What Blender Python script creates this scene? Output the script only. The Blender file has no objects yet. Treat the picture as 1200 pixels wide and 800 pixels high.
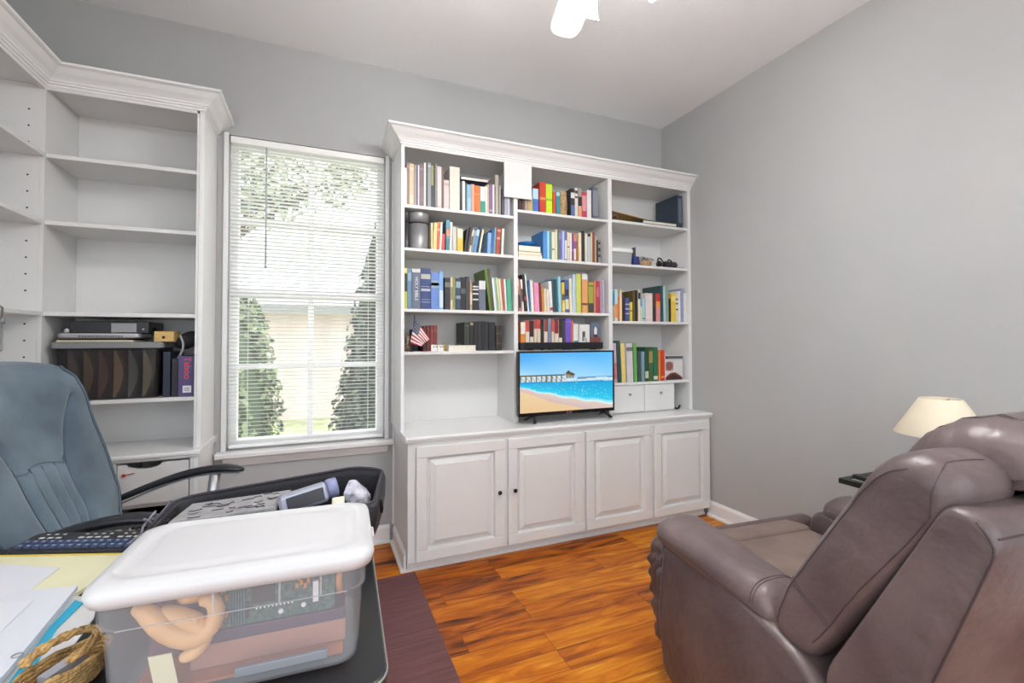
import bpy, bmesh, math, random
from mathutils import Vector, Matrix
random.seed(7)
C = bpy.context.scene.collection
SC = bpy.context.scene
PI = math.pi
# ------------------------------------------------------------------ camera
CAM_O = Vector((0.0, 0.0, 1.29))
CF, CCY = 538.405, 386.83
FW = Vector((0.38685, 0.92188, 0.02195)); FW.normalize()
RT = FW.cross(Vector((0, 0, 1))); RT.normalize()
UP = RT.cross(FW)
_roll = -0.00265
RT, UP = RT*math.cos(_roll)+UP*math.sin(_roll), -RT*math.sin(_roll)+UP*math.cos(_roll)
def ray(u, v): return FW*CF + RT*(u-600) + UP*(CCY-v)
def on_x(u, v, x): d = ray(u, v); return CAM_O + d*(x/d.x)
def on_y(u, v, y): d = ray(u, v); return CAM_O + d*(y/d.y)
def on_z(u, v, z): d = ray(u, v); return CAM_O + d*((z-CAM_O.z)/d.z)
cd = bpy.data.cameras.new('camera'); cam = bpy.data.objects.new('camera', cd); C.objects.link(cam)
cd.sensor_width = 36; cd.lens = CF/1200*36; cd.shift_y = -(400-CCY)/1200; cd.clip_start = 0.02
M = Matrix((RT, UP, -FW)).transposed().to_4x4(); M.translation = CAM_O; cam.matrix_world = M
SC.camera = cam
# ------------------------------------------------------------------ materials
def lin(c):
    if isinstance(c, str):
        c = c.lstrip('#'); c = [int(c[i:i+2], 16)/255 for i in (0, 2, 4)]
    return tuple((x/12.92 if x <= .04045 else ((x+.055)/1.055)**2.4) for x in c)
MATS = {}
def mat(name, col='#808080', rough=.5, metal=0., spec=.5, noise=0., nscale=20., bump=0., bscale=60., emit=None, estr=1., coat=0., col2=None, stretch=None, sheen=0.):
    if name in MATS: return MATS[name]
    m = bpy.data.materials.new(name); m.use_nodes = True; MATS[name] = m
    nt = m.node_tree; b = nt.nodes['Principled BSDF']
    b.inputs['Base Color'].default_value = (*lin(col), 1)
    b.inputs['Roughness'].default_value = rough; b.inputs['Metallic'].default_value = metal
    b.inputs['Specular IOR Level'].default_value = spec; b.inputs['Coat Weight'].default_value = coat
    b.inputs['Sheen Weight'].default_value = sheen
    if emit: b.inputs['Emission Color'].default_value = (*lin(emit), 1); b.inputs['Emission Strength'].default_value = estr
    if noise or bump:
        tc = nt.nodes.new('ShaderNodeTexCoord'); mp = nt.nodes.new('ShaderNodeMapping')
        nt.links.new(tc.outputs['Object'], mp.inputs['Vector'])
        if stretch: mp.inputs['Scale'].default_value = stretch
        if noise:
            n = nt.nodes.new('ShaderNodeTexNoise'); n.inputs['Scale'].default_value = nscale; n.inputs['Detail'].default_value = 4
            nt.links.new(mp.outputs[0], n.inputs['Vector'])
            r = nt.nodes.new('ShaderNodeValToRGB'); l = lin(col)
            hi = lin(col2) if col2 else tuple(min(1, x*(1+noise)) for x in l)
            lo = l if col2 else tuple(x*(1-noise) for x in l)
            r.color_ramp.elements[0].position = .32; r.color_ramp.elements[1].position = .68
            r.color_ramp.elements[0].color = (*lo, 1); r.color_ramp.elements[1].color = (*hi, 1)
            nt.links.new(n.outputs['Fac'], r.inputs['Fac']); nt.links.new(r.outputs[0], b.inputs['Base Color'])
        if bump:
            n2 = nt.nodes.new('ShaderNodeTexNoise'); n2.inputs['Scale'].default_value = bscale; n2.inputs['Detail'].default_value = 3
            nt.links.new(mp.outputs[0], n2.inputs['Vector'])
            bp = nt.nodes.new('ShaderNodeBump'); bp.inputs['Strength'].default_value = bump; bp.inputs['Distance'].default_value = .01
            nt.links.new(n2.outputs['Fac'], bp.inputs['Height']); nt.links.new(bp.outputs[0], b.inputs['Normal'])
    return m
def pic_mat(name, emit=0., rough=.4):
    if name in MATS: return MATS[name]
    m = bpy.data.materials.new(name); m.use_nodes = True; MATS[name] = m
    nt = m.node_tree; b = nt.nodes['Principled BSDF']
    a = nt.nodes.new('ShaderNodeVertexColor'); a.layer_name = 'picture'
    nt.links.new(a.outputs['Color'], b.inputs['Base Color']); b.inputs['Roughness'].default_value = rough
    if emit:
        nt.links.new(a.outputs['Color'], b.inputs['Emission Color']); b.inputs['Emission Strength'].default_value = emit
        b.inputs['Base Color'].default_value = (0, 0, 0, 1)
        nt.links.remove(b.inputs['Base Color'].links[0])
    return m
def clear_mat(name, col, fac, rough=.35):
    if name in MATS: return MATS[name]
    m = bpy.data.materials.new(name); m.use_nodes = True; MATS[name] = m
    nt = m.node_tree; b = nt.nodes['Principled BSDF']; o = nt.nodes['Material Output']
    b.inputs['Base Color'].default_value = (*lin(col), 1); b.inputs['Roughness'].default_value = rough
    t = nt.nodes.new('ShaderNodeBsdfTransparent'); x = nt.nodes.new('ShaderNodeMixShader'); x.inputs[0].default_value = fac
    nt.links.new(t.outputs[0], x.inputs[1]); nt.links.new(b.outputs[0], x.inputs[2]); nt.links.new(x.outputs[0], o.inputs['Surface'])
    return m
# ------------------------------------------------------------------ mesh builder
class MB:
    def __init__(s): s.v = []; s.f = []; s.mi = []
    def add(s, verts, faces, mi=0):
        n = len(s.v); s.v += [Vector(p) for p in verts]; s.f += [tuple(i+n for i in f) for f in faces]; s.mi += [mi]*len(faces); return s
    def box(s, x0, x1, y0, y1, z0, z1, mi=0):
        return s.add([(x0,y0,z0),(x1,y0,z0),(x1,y1,z0),(x0,y1,z0),(x0,y0,z1),(x1,y0,z1),(x1,y1,z1),(x0,y1,z1)],
              [(0,3,2,1),(4,5,6,7),(0,1,5,4),(1,2,6,5),(2,3,7,6),(3,0,4,7)], mi)
    def obox(s, o, a, b, c, mi=0):
        o, a, b, c = map(Vector, (o, a, b, c))
        return s.add([o,o+a,o+a+b,o+b,o+c,o+a+c,o+a+b+c,o+b+c],[(0,3,2,1),(4,5,6,7),(0,1,5,4),(1,2,6,5),(2,3,7,6),(3,0,4,7)], mi)
    def prism(s, poly, axis, a0, a1, mi=0):
        def P(p, t):
            return {'x': (t, p[0], p[1]), 'y': (p[0], t, p[1]), 'z': (p[0], p[1], t)}[axis]
        n = len(poly); v = [P(p, a0) for p in poly]+[P(p, a1) for p in poly]
        f = [tuple(range(n))[::-1], tuple(range(n, 2*n))]+[(i, (i+1) % n, n+(i+1) % n, n+i) for i in range(n)]
        return s.add(v, f, mi)
    def loft(s, rings, closed=True, cap=True, mi=0, loop=False):
        n = len(rings[0]); v = [p for r in rings for p in r]; f = []
        R = len(rings)
        for k in range(R if loop else R-1):
            for i in range(n if closed else n-1):
                a = k*n+i; b = k*n+(i+1) % n; k2 = ((k+1) % R)*n
                f.append((a, b, k2+(i+1) % n, k2+i))
        if cap and closed and not loop: f += [tuple(range(n))[::-1], tuple(range((R-1)*n, R*n))]
        return s.add(v, f, mi)
    def tube(s, pts, r, n=8, closed=False, mi=0):
        pts = [Vector(p) for p in pts]; rings = []; N = len(pts); prev = None
        for i, p in enumerate(pts):
            if closed: d = pts[(i+1) % N]-pts[i-1]
            else: d = pts[min(i+1, N-1)]-pts[max(i-1, 0)]
            d.normalize()
            if prev is None:
                a = d.cross(Vector((0, 0, 1)))
                if a.length < 1e-3: a = d.cross(Vector((1, 0, 0)))
            else: a = prev - d*prev.dot(d)
            a.normalize(); prev = a; b = d.cross(a)
            rr = r[i] if isinstance(r, (list, tuple)) else r
            rings.append([p+a*(rr*math.cos(2*PI*k/n))+b*(rr*math.sin(2*PI*k/n)) for k in range(n)])
        return s.loft(rings, True, not closed, mi, loop=closed)
    def lathe(s, prof, c=(0, 0, 0), n=24, mi=0, axis='z', cap=True):
        rings = []
        for r, h in prof:
            ring = []
            for k in range(n):
                a = 2*PI*k/n; x, y = r*math.cos(a), r*math.sin(a)
                q = {'z': (x, y, h), 'y': (x, h, -y), 'x': (h, x, y)}[axis]
                ring.append(Vector(c)+Vector(q))
            rings.append(ring)
        return s.loft(rings, True, cap, mi)
    def xf(s, m, start=0):
        for i in range(start, len(s.v)): s.v[i] = m @ s.v[i]
        return s
    def build(s, name, m, parent=None, bevel=0, smooth=False, subsurf=0, local=False, origin=None, seg=2, angle=40):
        me = bpy.data.meshes.new(name)
        off = Vector((0, 0, 0))
        if parent is not None and not local: off = parent['_o'] if '_o' in parent else Vector((0, 0, 0)); off = Vector(off)
        elif parent is None:
            if origin is None:
                xs = [v.x for v in s.v]; ys = [v.y for v in s.v]; zs = [v.z for v in s.v]
                off = Vector(((min(xs)+max(xs))/2, (min(ys)+max(ys))/2, min(zs)))
            else: off = Vector(origin)
        me.from_pydata([v-off for v in s.v], [], s.f)
        for mm in (m if isinstance(m, (list, tuple)) else [m]): me.materials.append(mm)
        for p, i in zip(me.polygons, s.mi): p.material_index = i; p.use_smooth = smooth
        me.validate(); 
        bm = bmesh.new(); bm.from_mesh(me); bmesh.ops.recalc_face_normals(bm, faces=bm.faces); bm.to_mesh(me); bm.free()
        o = bpy.data.objects.new(name, me); C.objects.link(o)
        if parent is not None: o.parent = parent; o['_o'] = list(off) if not local else [0, 0, 0]
        else: o.location = off; o['_o'] = list(off)
        if bevel:
            b = o.modifiers.new('bevel', 'BEVEL'); b.width = bevel; b.segments = seg; b.limit_method = 'ANGLE'; b.angle_limit = math.radians(angle)
        if subsurf:
            q = o.modifiers.new('smooth', 'SUBSURF'); q.levels = subsurf; q.render_levels = subsurf
        return o
def thing(name, label, cat, loc=(0, 0, 0), rotz=0, group=None):
    o = bpy.data.objects.new(name, None); C.objects.link(o); o.empty_display_size = .05
    o.location = loc; o.rotation_euler = (0, 0, rotz); o['_o'] = list(loc)
    return tag(o, label, cat, group)
def tag(o, label=None, cat=None, group=None, kind=None):
    if label: o['label'] = label
    if cat: o['category'] = cat
    if group: o['group'] = group
    if kind: o['kind'] = kind
    return o
def struct(o): o['kind'] = 'structure'; return o
def picture(name, o, a, b, nx, ny, fn, m, parent, th=.0, local=False):
    """flat printed picture: o corner, a, b edge vectors; fn(s,t) -> sRGB"""
    o, a, b = Vector(o), Vector(a), Vector(b); mb = MB(); cols = []
    v = [o+a*(i/nx)+b*(j/ny) for j in range(ny+1) for i in range(nx+1)]; f = []
    for j in range(ny):
        for i in range(nx):
            k = j*(nx+1)+i; f.append((k, k+1, k+nx+2, k+nx+1)); cols.append(fn((i+.5)/nx, (j+.5)/ny))
    me = bpy.data.meshes.new(name); off = Vector((0, 0, 0)) if (local or parent is None) else Vector(parent['_o'])
    me.from_pydata([p-off for p in v], [], f); me.materials.append(m)
    at = me.color_attributes.new('picture', 'FLOAT_COLOR', 'CORNER')
    for p, c in zip(me.polygons, cols):
        l = lin(c)
        for li in p.loop_indices: at.data[li].color = (*l, 1)
    ob = bpy.data.objects.new(name, me); C.objects.link(ob)
    if parent is not None: ob.parent = parent
    return ob
def rrect(cx, cy, hx, hy, r, n=6):
    P = []
    for (sx, sy, a0) in ((1, 1, 0), (-1, 1, 90), (-1, -1, 180), (1, -1, 270)):
        for k in range(n+1):
            a = math.radians(a0+90*k/n); P.append((cx+sx*(hx-r)+r*math.cos(a), cy+sy*(hy-r)+r*math.sin(a)))
    return P
def text_mesh(name, body, size, m, parent, loc, rot, extrude=.0004, local=False):
    cu = bpy.data.curves.new(name, 'FONT'); cu.body = body; cu.size = size; cu.extrude = extrude; cu.align_x = 'CENTER'; cu.align_y = 'CENTER'
    t = bpy.data.objects.new(name+'_tmp', cu); C.objects.link(t)
    dg = bpy.context.evaluated_depsgraph_get(); me = bpy.data.meshes.new_from_object(t.evaluated_get(dg))
    bpy.data.objects.remove(t); bpy.data.curves.remove(cu)
    me.materials.clear(); me.materials.append(m)
    o = bpy.data.objects.new(name, me); C.objects.link(o); o.parent = parent
    o.location = Vector(loc)-(Vector((0, 0, 0)) if local else Vector(parent['_o'])); o.rotation_euler = rot
    return o
# ------------------------------------------------------------------ dimensions
D, W, H = 3.0655, 2.6663, 3.0778
XL = -1.48          # left wall
YB = -1.7           # rear end of the room
YF = D-.318         # fronts of both book hutches
white = mat('white_paint', '#d9d9d8', .38, noise=.02, nscale=3)
white_gloss = mat('white_trim_paint', '#e6e6e6', .28)
wallm = mat('grey_wall_paint', '#adaeae', .7, noise=.02, nscale=2, bump=.05, bscale=250)
ceilm = mat('ceiling_paint', '#f0f1f2', .9, bump=.35, bscale=90)
black = mat('black_plastic', '#111114', .38)
dark_metal = mat('dark_metal', '#1a1a1c', .35, metal=.6)
steel = mat('brushed_steel', '#8f8f91', .38, metal=.35, noise=.12, nscale=8, stretch=(1, 1, .05))
page = mat('paper_pages', '#e6dfcf', .8, noise=.06, nscale=150, stretch=(1, 1, .05))
paper = mat('white_paper', '#d0d3da', .7)
# ================================================================== setting
# floor: hand scraped acacia planks running along the back wall
fm = bpy.data.materials.new('acacia_floor'); fm.use_nodes = True; nt = fm.node_tree; bs = nt.nodes['Principled BSDF']
def N(t, **k):
    n = nt.nodes.new(t)
    for a, b in k.items(): setattr(n, a, b)
    return n
L = nt.links.new
tc = N('ShaderNodeTexCoord'); mp = N('ShaderNodeMapping'); L(tc.outputs['Object'], mp.inputs[0])
br = N('ShaderNodeTexBrick'); br.offset = .37; br.offset_frequency = 3; br.squash = 1
br.inputs['Scale'].default_value = 1; br.inputs['Brick Width'].default_value = .92; br.inputs['Row Height'].default_value = .123
br.inputs['Mortar Size'].default_value = .0012; br.inputs['Mortar Smooth'].default_value = .2; br.inputs['Bias'].default_value = 0
br.inputs['Color1'].default_value = (0, 0, 0, 1); br.inputs['Color2'].default_value = (1, 1, 1, 1); br.inputs['Mortar'].default_value = (.5, .5, .5, 1)
L(mp.outputs[0], br.inputs['Vector'])
sc = N('ShaderNodeVectorMath', operation='MULTIPLY'); sc.inputs[1].default_value = (1.0, 7, 1); L(mp.outputs[0], sc.inputs[0])
av = N('ShaderNodeVectorMath', operation='MULTIPLY_ADD'); av.inputs[1].default_value = (13, 7, 5); L(br.outputs['Color'], av.inputs[0]); L(sc.outputs[0], av.inputs[2])
n1 = N('ShaderNodeTexNoise'); n1.inputs['Scale'].default_value = 2.3; n1.inputs['Detail'].default_value = 8; n1.inputs['Roughness'].default_value = .62; n1.inputs['Distortion'].default_value = 1.0; L(av.outputs[0], n1.inputs['Vector'])
sc2 = N('ShaderNodeVectorMath', operation='MULTIPLY'); sc2.inputs[1].default_value = (2.2, 60, 1); L(mp.outputs[0], sc2.inputs[0])
n2 = N('ShaderNodeTexNoise'); n2.inputs['Scale'].default_value = 2; n2.inputs['Detail'].default_value = 5; L(sc2.outputs[0], n2.inputs['Vector'])
mx = N('ShaderNodeMath', operation='MULTIPLY_ADD'); mx.inputs[1].default_value = .16; L(n2.outputs['Fac'], mx.inputs[0]); L(n1.outputs['Fac'], mx.inputs[2])
mb_ = N('ShaderNodeMath', operation='MULTIPLY_ADD'); mb_.inputs[1].default_value = .22; L(br.outputs['Color'], mb_.inputs[0]); L(mx.outputs[0], mb_.inputs[2])
rp = N('ShaderNodeValToRGB'); cr = rp.color_ramp
cr.elements[0].position = .42; cr.elements[0].color = (*lin('#35140a'), 1); cr.elements[1].position = .95; cr.elements[1].color = (*lin('#d99a3c'), 1)
for p_, c_ in ((.52, '#5f2a0a'), (.62, '#93480b'), (.74, '#b5640d'), (.86, '#cb821c')):
    e = cr.elements.new(p_); e.color = (*lin(c_), 1)
L(mb_.outputs[0], rp.inputs['Fac'])
mm = N('ShaderNodeMixRGB'); mm.inputs['Color2'].default_value = (*lin('#5a2a0c'), 1); L(br.outputs['Fac'], mm.inputs['Fac']); L(rp.outputs[0], mm.inputs['Color1'])
L(mm.outputs[0], bs.inputs['Base Color']); bs.inputs['Roughness'].default_value = .36; bs.inputs['Specular IOR Level'].default_value = .22
bp = N('ShaderNodeBump'); bp.inputs['Strength'].default_value = .35; bp.inputs['Distance'].default_value = .004; L(mx.outputs[0], bp.inputs['Height']); L(bp.outputs[0], bs.inputs['Normal'])
struct(MB().box(XL-.1, W+.1, YB, D+.1, -.08, 0).build('floor', fm, origin=(0, 0, 0)))
struct(MB().box(XL-.1, W+.1, YB, D+.12, H, H+.1).build('ceiling', ceilm))
WX0, WX1, WZ0, WZ1 = -.488, .392, .66, 2.487
wb = MB(); T = .13
wb.box(XL-.1, WX0, D, D+T, 0, H); wb.box(WX1, W+.1, D, D+T, 0, H); wb.box(WX0, WX1, D, D+T, 0, WZ0); wb.box(WX0, WX1, D, D+T, WZ1, H)
struct(wb.build('wall_back', wallm))
struct(MB().box(W, W+.1, YB, D, 0, H).build('wall_right', wallm))
f = MB(); f.box(XL-.1, XL, .75, D, 0, H); f.box(XL-.1, XL, YB, .75, 2.72, H); f.box(XL-.1, XL, YB, .75, 0, .15); struct(f.build('wall_left', wallm))  # unseen opening added behind the camera so daylight reaches the right wall
def base_prof(t=.015, h=.11): return [(0, 0), (t+.017, 0), (t+.017, .012), (t+.008, .02), (t, .021), (t, h-.02), (t-.005, h-.008), (t-.009, h), (0, h)]
b = MB(); b.prism([(W-p, z) for p, z in base_prof()], 'y', YB, D-.475); struct(b.build('baseboard_right', white_gloss))
b = MB(); b.prism([(D-p, z) for p, z in base_prof()], 'x', -.54, .425); struct(b.build('baseboard_back', white_gloss))
# ---- window
win = struct(bpy.data.objects.new('window_1', None)); C.objects.link(win); win.location = (0, D, WZ0); win['_o'] = [0, D, WZ0]
vinyl = mat('white_vinyl', '#f3f3f3', .35)
f = MB(); y0, y1 = D+.05, D+.115
f.box(WX0, WX0+.045, y0, y1, WZ0, WZ1); f.box(WX1-.045, WX1, y0, y1, WZ0, WZ1); f.box(WX0+.045, WX1-.045, y0, y1, WZ1-.05, WZ1); f.box(WX0+.045, WX1-.045, y0, y1, WZ0, WZ0+.05)
f.build('window_frame', vinyl, win, bevel=.003)
f = MB(); f.box(WX0+.04, WX1-.04, y0-.005, y1-.02, 1.547, 1.597); f.build('meeting_rail', vinyl, win, bevel=.003)
f = MB(); cx = -.05
f.box(cx-.017, cx+.017, y0+.02, y1-.015, WZ0+.05, WZ1-.05)
f.box(WX0+.045, cx-.017, y0+.02, y1-.015, 1.989, 2.021); f.box(cx+.017, WX1-.045, y0+.02, y1-.015, 1.989, 2.021)
f.box(WX0+.045, cx-.017, y0+.02, y1-.015, 1.121, 1.153); f.box(cx+.017, WX1-.045, y0+.02, y1-.015, 1.121, 1.153)
f.build('muntins', vinyl, win, bevel=.002)
gl = clear_mat('window_glass', '#ffffff', .05, .02)
for z0, z1 in ((WZ0+.05, 1.547), (1.597, WZ1-.05)):
    MB().box(WX0+.045, WX1-.045, y1-.016, y1-.012, z0, z1).build('glass_pane', gl, win)
f = MB()
for x0, x1 in ((WX0-.024, WX0), (WX1, WX1+.024)): f.box(x0, x1, D-.014, D+.004, WZ0, WZ1+.008)
struct(f.build('trim_1', white_gloss, bevel=.003))
f = MB(); f.prism([(D+.05, .625), (D-.052, .625), (D-.06, .632), (D-.06, .652), (D-.054, .659), (D+.05, .66)], 'x', -.535, .441)
f.prism([(D, .575), (D-.012, .575), (D-.03, .612), (D-.03, .625), (D, .625)], 'x', -.5, .41)
sill = struct(f.build('trim_2', white_gloss, bevel=.002))
# ---- blind
bl = thing('window_blind', 'white horizontal mini blind with open slats hanging in the window', 'blind', (-.05, D+.02, WZ0))
slatm = mat('blind_slat', '#f4f4f2', .4)
f = MB(); bx0, bx1 = WX0+.006, WX1-.006
f.box(bx0, bx1, D+.003, D+.04, 2.445, 2.484); f.build('headrail', slatm, bl, bevel=.003)
f = MB(); z = .705; th = math.radians(12); hd = .0135
while z < 2.435:
    rings = []
    for x in (bx0+.004, bx1-.004):
        ring = []
        for k in range(5):
            s = -1+k*.5; y = s*hd; dz = (1-s*s)*.0018
            ring.append((x, D+.02+y*math.cos(th)+dz*math.sin(th), z-y*math.sin(th)+dz*math.cos(th)))
        rings.append(ring)
    f.loft(rings, closed=False, cap=False); z += .0222
f.build('slats', slatm, bl, smooth=True)
f = MB(); f.box(bx0+.004, bx1-.004, D+.008, D+.032, .672, .69); f.build('bottom_rail', slatm, bl, bevel=.003)
f = MB()
for x in (-.385, -.05, .29): f.tube([(x, D+.006, .69), (x, D+.006, 2.45)], .0008, 5); f.tube([(x, D+.034, .69), (x, D+.034, 2.45)], .0008, 5)
f.build('ladder_cord', slatm, bl)
f = MB(); f.tube([(-.295, D-.004, 2.44), (-.295, D-.004, 1.745)], .0045, 8); f.lathe([(.003, -.02), (.007, -.018), (.007, .0), (.004, .004)], (-.295, D-.004, 1.74), 10)
f.build('tilt_wand', mat('clear_wand', '#b9bcbf', .2), bl, smooth=True)
# ================================================================== outdoors
tag(MB().box(-14, 18, D+.6, 30, -.45, -.35).build('lawn', mat('lawn_grass', '#8fa36a', .9, noise=.5, nscale=3, col2='#c9c7a4'), origin=(0, 5, -.35)), 'sunlit lawn outside beyond the window', 'lawn', kind='stuff')
hs = thing('neighbour_house', 'pale stucco house wall and grey roof seen through the blind', 'house', (-1.0, 11.3, -.35))
hw = MB().box(-6.5, 6.5, 10.6, 16.6, -.35, 2.1).build('wall', mat('pale_stucco', '#e3cfc9', .9, noise=.2, nscale=1.2, stretch=(1.6, 1, .1)), hs)
f = MB(); f.prism([(10.2, 1.98), (13.6, 4.0), (17.0, 1.98), (17.0, 1.9), (10.2, 1.9)], 'x', -6.9, 6.9); f.build('roof', mat('grey_shingles', '#b9b9bb', .9, noise=.15, nscale=6), hs)
MB().box(-6.9, 6.9, 10.16, 10.2, 1.86, 2.02).build('fascia', mat('fascia_board', '#9a9a9c', .7), hs)
def leaves(mb, n, shape, size):
    for _ in range(n):
        p, nrm = shape(); nrm = (nrm+Vector((random.uniform(-.8, .8), random.uniform(-.8, .8), random.uniform(-.5, .9)))).normalized()
        a = nrm.cross(Vector((random.random()-.5, random.random()-.5, random.random()-.5))).normalized(); b2 = nrm.cross(a)
        s = size*random.uniform(.6, 1.3)
        mb.add([p-a*s, p+b2*s*.5+nrm*s*.15, p+a*s, p-b2*s*.5+nrm*s*.15], [(0, 1, 2, 3)], random.choice((0, 0, 1)))
def shrub(name, label, x, y, r, h, n, size, m1, m2, conical, group=None):
    z0 = -.35; t = thing(name, label, 'shrub', (x, y, z0), group=group)
    def sh():
        u = random.random()**1.15; a = random.uniform(0, 2*PI)
        if conical: rad = r*(1-u)**.85*(.9+.12*math.sin(9*a+8*u))+.03
        else: rad = r*math.sqrt(max(.02, 1-(1.75*u-.8)**2*.9))*(.85+.2*math.sin(7*a+6*u))
        rad *= random.uniform(.8, 1.03)
        return Vector((x+rad*math.cos(a), y+rad*math.sin(a), z0+.05+u*h)), Vector((math.cos(a), math.sin(a), .35))
    f = MB(); leaves(f, n, sh, size)
    rings = []
    for k in range(9):
        u = k/8; rr = (r*(1-u)**.85 if conical else r*math.sqrt(max(.02, 1-(1.75*u-.8)**2*.9)))*.8+.01
        rings.append([(x+rr*math.cos(2*PI*i/14), y+rr*math.sin(2*PI*i/14), z0+.06+u*h*.96) for i in range(14)])
    f.loft(rings, mi=1)
    f.build('foliage', [m1, m2], t)
    MB().tube([(x, y, z0+.003), (x, y, z0+h*.5)], .03, 8).build('trunk', mat('bark', '#6b5a48', .9), t)
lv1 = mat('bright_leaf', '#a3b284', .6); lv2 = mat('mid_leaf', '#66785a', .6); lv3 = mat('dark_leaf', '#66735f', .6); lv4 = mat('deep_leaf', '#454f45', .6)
pS = on_y(297, 440, 5.2)
shrub('garden_shrub', 'bushy light green shrub outside at the left of the window', pS.x-.34, 5.3, .57, 2.1, 6500, .05, lv1, lv2, False)
pT = on_y(437, 400, 5.4)
shrub('conical_evergreen', 'tall dark conical evergreen outside at the right of the window', pT.x+.12, 5.4, .68, 3.1, 6500, .05, lv3, lv4, True)
tr = thing('garden_tree', 'pale leafy tree branches against the sky above the house roof', 'tree', (-1.6, 8.2, -.35))
cl = [(on_y(u_, v_, 8.0), r_) for u_, v_, r_ in ((300, 205, .6), (325, 190, .55), (290, 235, .45), (345, 225, .45), (395, 215, .5), (410, 200, .4), (275, 185, .5), (318, 232, .5))]
def tsh():
    c, r = random.choice(cl); d = Vector((random.gauss(0, 1), random.gauss(0, 1), random.gauss(0, 1))).normalized()
    return c+d*r*random.random()**.5, d
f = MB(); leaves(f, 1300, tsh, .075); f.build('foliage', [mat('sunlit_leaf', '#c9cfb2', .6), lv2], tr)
f = MB(); f.tube([(-1.6, 8.2, -.32), (-1.55, 8.15, 2.2), (-1.3, 8.1, 3.2)], [.12, .09, .05], 8)
for c, r in cl: f.tube([(-1.5, 8.15, 2.6), (Vector((-1.4, 8.1, 2.9))+c)/2, c], [.04, .03, .015], 6)
f.build('trunk', mat('bark', '#6b5a48', .9), tr)
# ================================================================== built-in on the right
def loft_path(mb, prof, path):
    """sweep profile (out, z) along a horizontal path of (x, y, nx, ny) with mitre normals"""
    rings = [[(x+nx*o, y+ny*o, z) for o, z in prof] for x, y, nx, ny in path]
    mb.loft(rings)
CROWN = [(-.02, 2.462), (.006, 2.462), (.006, 2.472), (.014, 2.474), (.014, 2.482), (.02, 2.484), (.024, 2.492), (.034, 2.502), (.05, 2.514), (.062, 2.526), (.069, 2.534), (.08, 2.536), (.086, 2.54), (.086, 2.549), (-.02, 2.549)]
XB0 = .443
def door(name, parent, x0, x1, z0, z1, y, knob=None):
    """raised panel door with its face at y (facing -Y)"""
    f = MB(); t = .022; s = .062
    f.box(x0, x1, y, y+t, z0, z0+s); f.box(x0, x1, y, y+t, z1-s, z1); f.box(x0, x0+s, y, y+t, z0+s, z1-s); f.box(x1-s, x1, y, y+t, z0+s, z1-s)
    d = f.build(name, white, parent, bevel=.004)
    g = MB(); X0, X1, Z0, Z1 = x0+s, x1-s, z0+s, z1-s; rings = []
    for i, yy in ((0, y+.001), (.003, y+.014), (.006, y+.019), (.013, y+.019), (.015, y+.013), (.043, y+.004), (.0445, y+.0005)):
        rings.append([(X0+i, yy, Z0+i), (X1-i, yy, Z0+i), (X1-i, yy, Z1-i), (X0+i, yy, Z1-i)])
    g.loft(rings, cap=False); n = len(g.v); g.f.append((n-4, n-3, n-2, n-1)); g.mi.append(0)
    p = g.build('raised_panel', white, d)
    if knob:
        k = MB(); k.lathe([(.004, 0), (.004, -.012), (.0115, -.016), (.0125, -.021), (.010, -.026), (.003, -.028)], (knob[0], y, knob[1]), 14, axis='y')
        k.build('knob', dark_metal, d, smooth=True)
    return d
yb = D-.4906
base = thing('base_cabinet', 'long white base cabinet with four raised panel doors under the bookcase', 'cabinet', (1.56, D-.25, 0))
f = MB(); f.box(.454, 2.66, yb+.022, D-.001, .075, .72); f.build('carcass', white, base)
f = MB(); f.box(.454, 2.66, yb, yb+.022, .062, .722); f.build('face_frame', white, base, bevel=.002)
f = MB(); f.box(.46, 2.645, yb+.05, yb+.065, .0005, .075); f.prism([(yb+.05, .0005), (yb+.036, .0005), (yb+.037, .01), (yb+.043, .017), (yb+.05, .018)], 'x', .43, 2.645)
f.build('toe_kick', white_gloss, base)
f = MB(); f.prism([(.454-p, z+.0005) for p, z in base_prof(.014, .11)], 'y', yb+.036, D-.034); f.build('side_baseboard', white_gloss, base)
f = MB(); f.box(.4405, .453, D-.02, D-.001, .112, .72); f.build('scribe_strip', white_gloss, base)
for x0, x1, k in ((.498, 1.022, (.985, .395)), (1.046, 1.567, (1.083, .395)), (1.588, 2.106, None), (2.133, 2.634, None)):
    door('door', base, x0, x1, .07, .70, yb-.0225, k)
ct = MB(); yk = D-.5156
ct.prism([(yk, .741), (yk, .751), (yk+.005, .7565), (D-.001, .7565), (D-.001, .7225), (yk+.014, .7225), (yk+.011, .730), (yk+.012, .735), (yk+.004, .738)], 'x', .4405, W-.001)
tag(ct.build('countertop', white_gloss), 'white painted countertop ledge along the long base cabinet below the television', 'countertop')
bc = thing('bookcase', 'tall white three bay bookcase with crown moulding full of books', 'bookcase', (1.55, D-.15, .757))
yb0 = D-.002
f = MB(); f.box(XB0, XB0+.02, YF, yb0, .757, 2.47); f.build('side_panel', white_gloss, bc, bevel=.0015)
f = MB(); f.box(2.636, W-.001, YF, yb0, .757, 2.47); f.build('side_panel', white, bc, bevel=.0015)
for x0, x1 in ((1.168, 1.196), (1.902, 1.934)):
    MB().box(x0, x1, YF, yb0-.006, .757, 2.45).build('divider', white, bc, bevel=.0015)
MB().box(XB0+.02, 2.636, D-.008, yb0, .757, 2.47).build('back_panel', white, bc)
MB().box(XB0+.02, 2.636, YF+.02, D-.008, 2.452, 2.47).build('top_panel', white, bc)
MB().box(XB0+.001, 2.665, YF-.001, YF+.019, 2.446, 2.5).build('top_rail', white, bc)
MB().box(XB0-.010, XB0-.0005, D-.022, D-.002, .757, 2.46).build('scribe_strip', white_gloss, bc)
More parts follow.
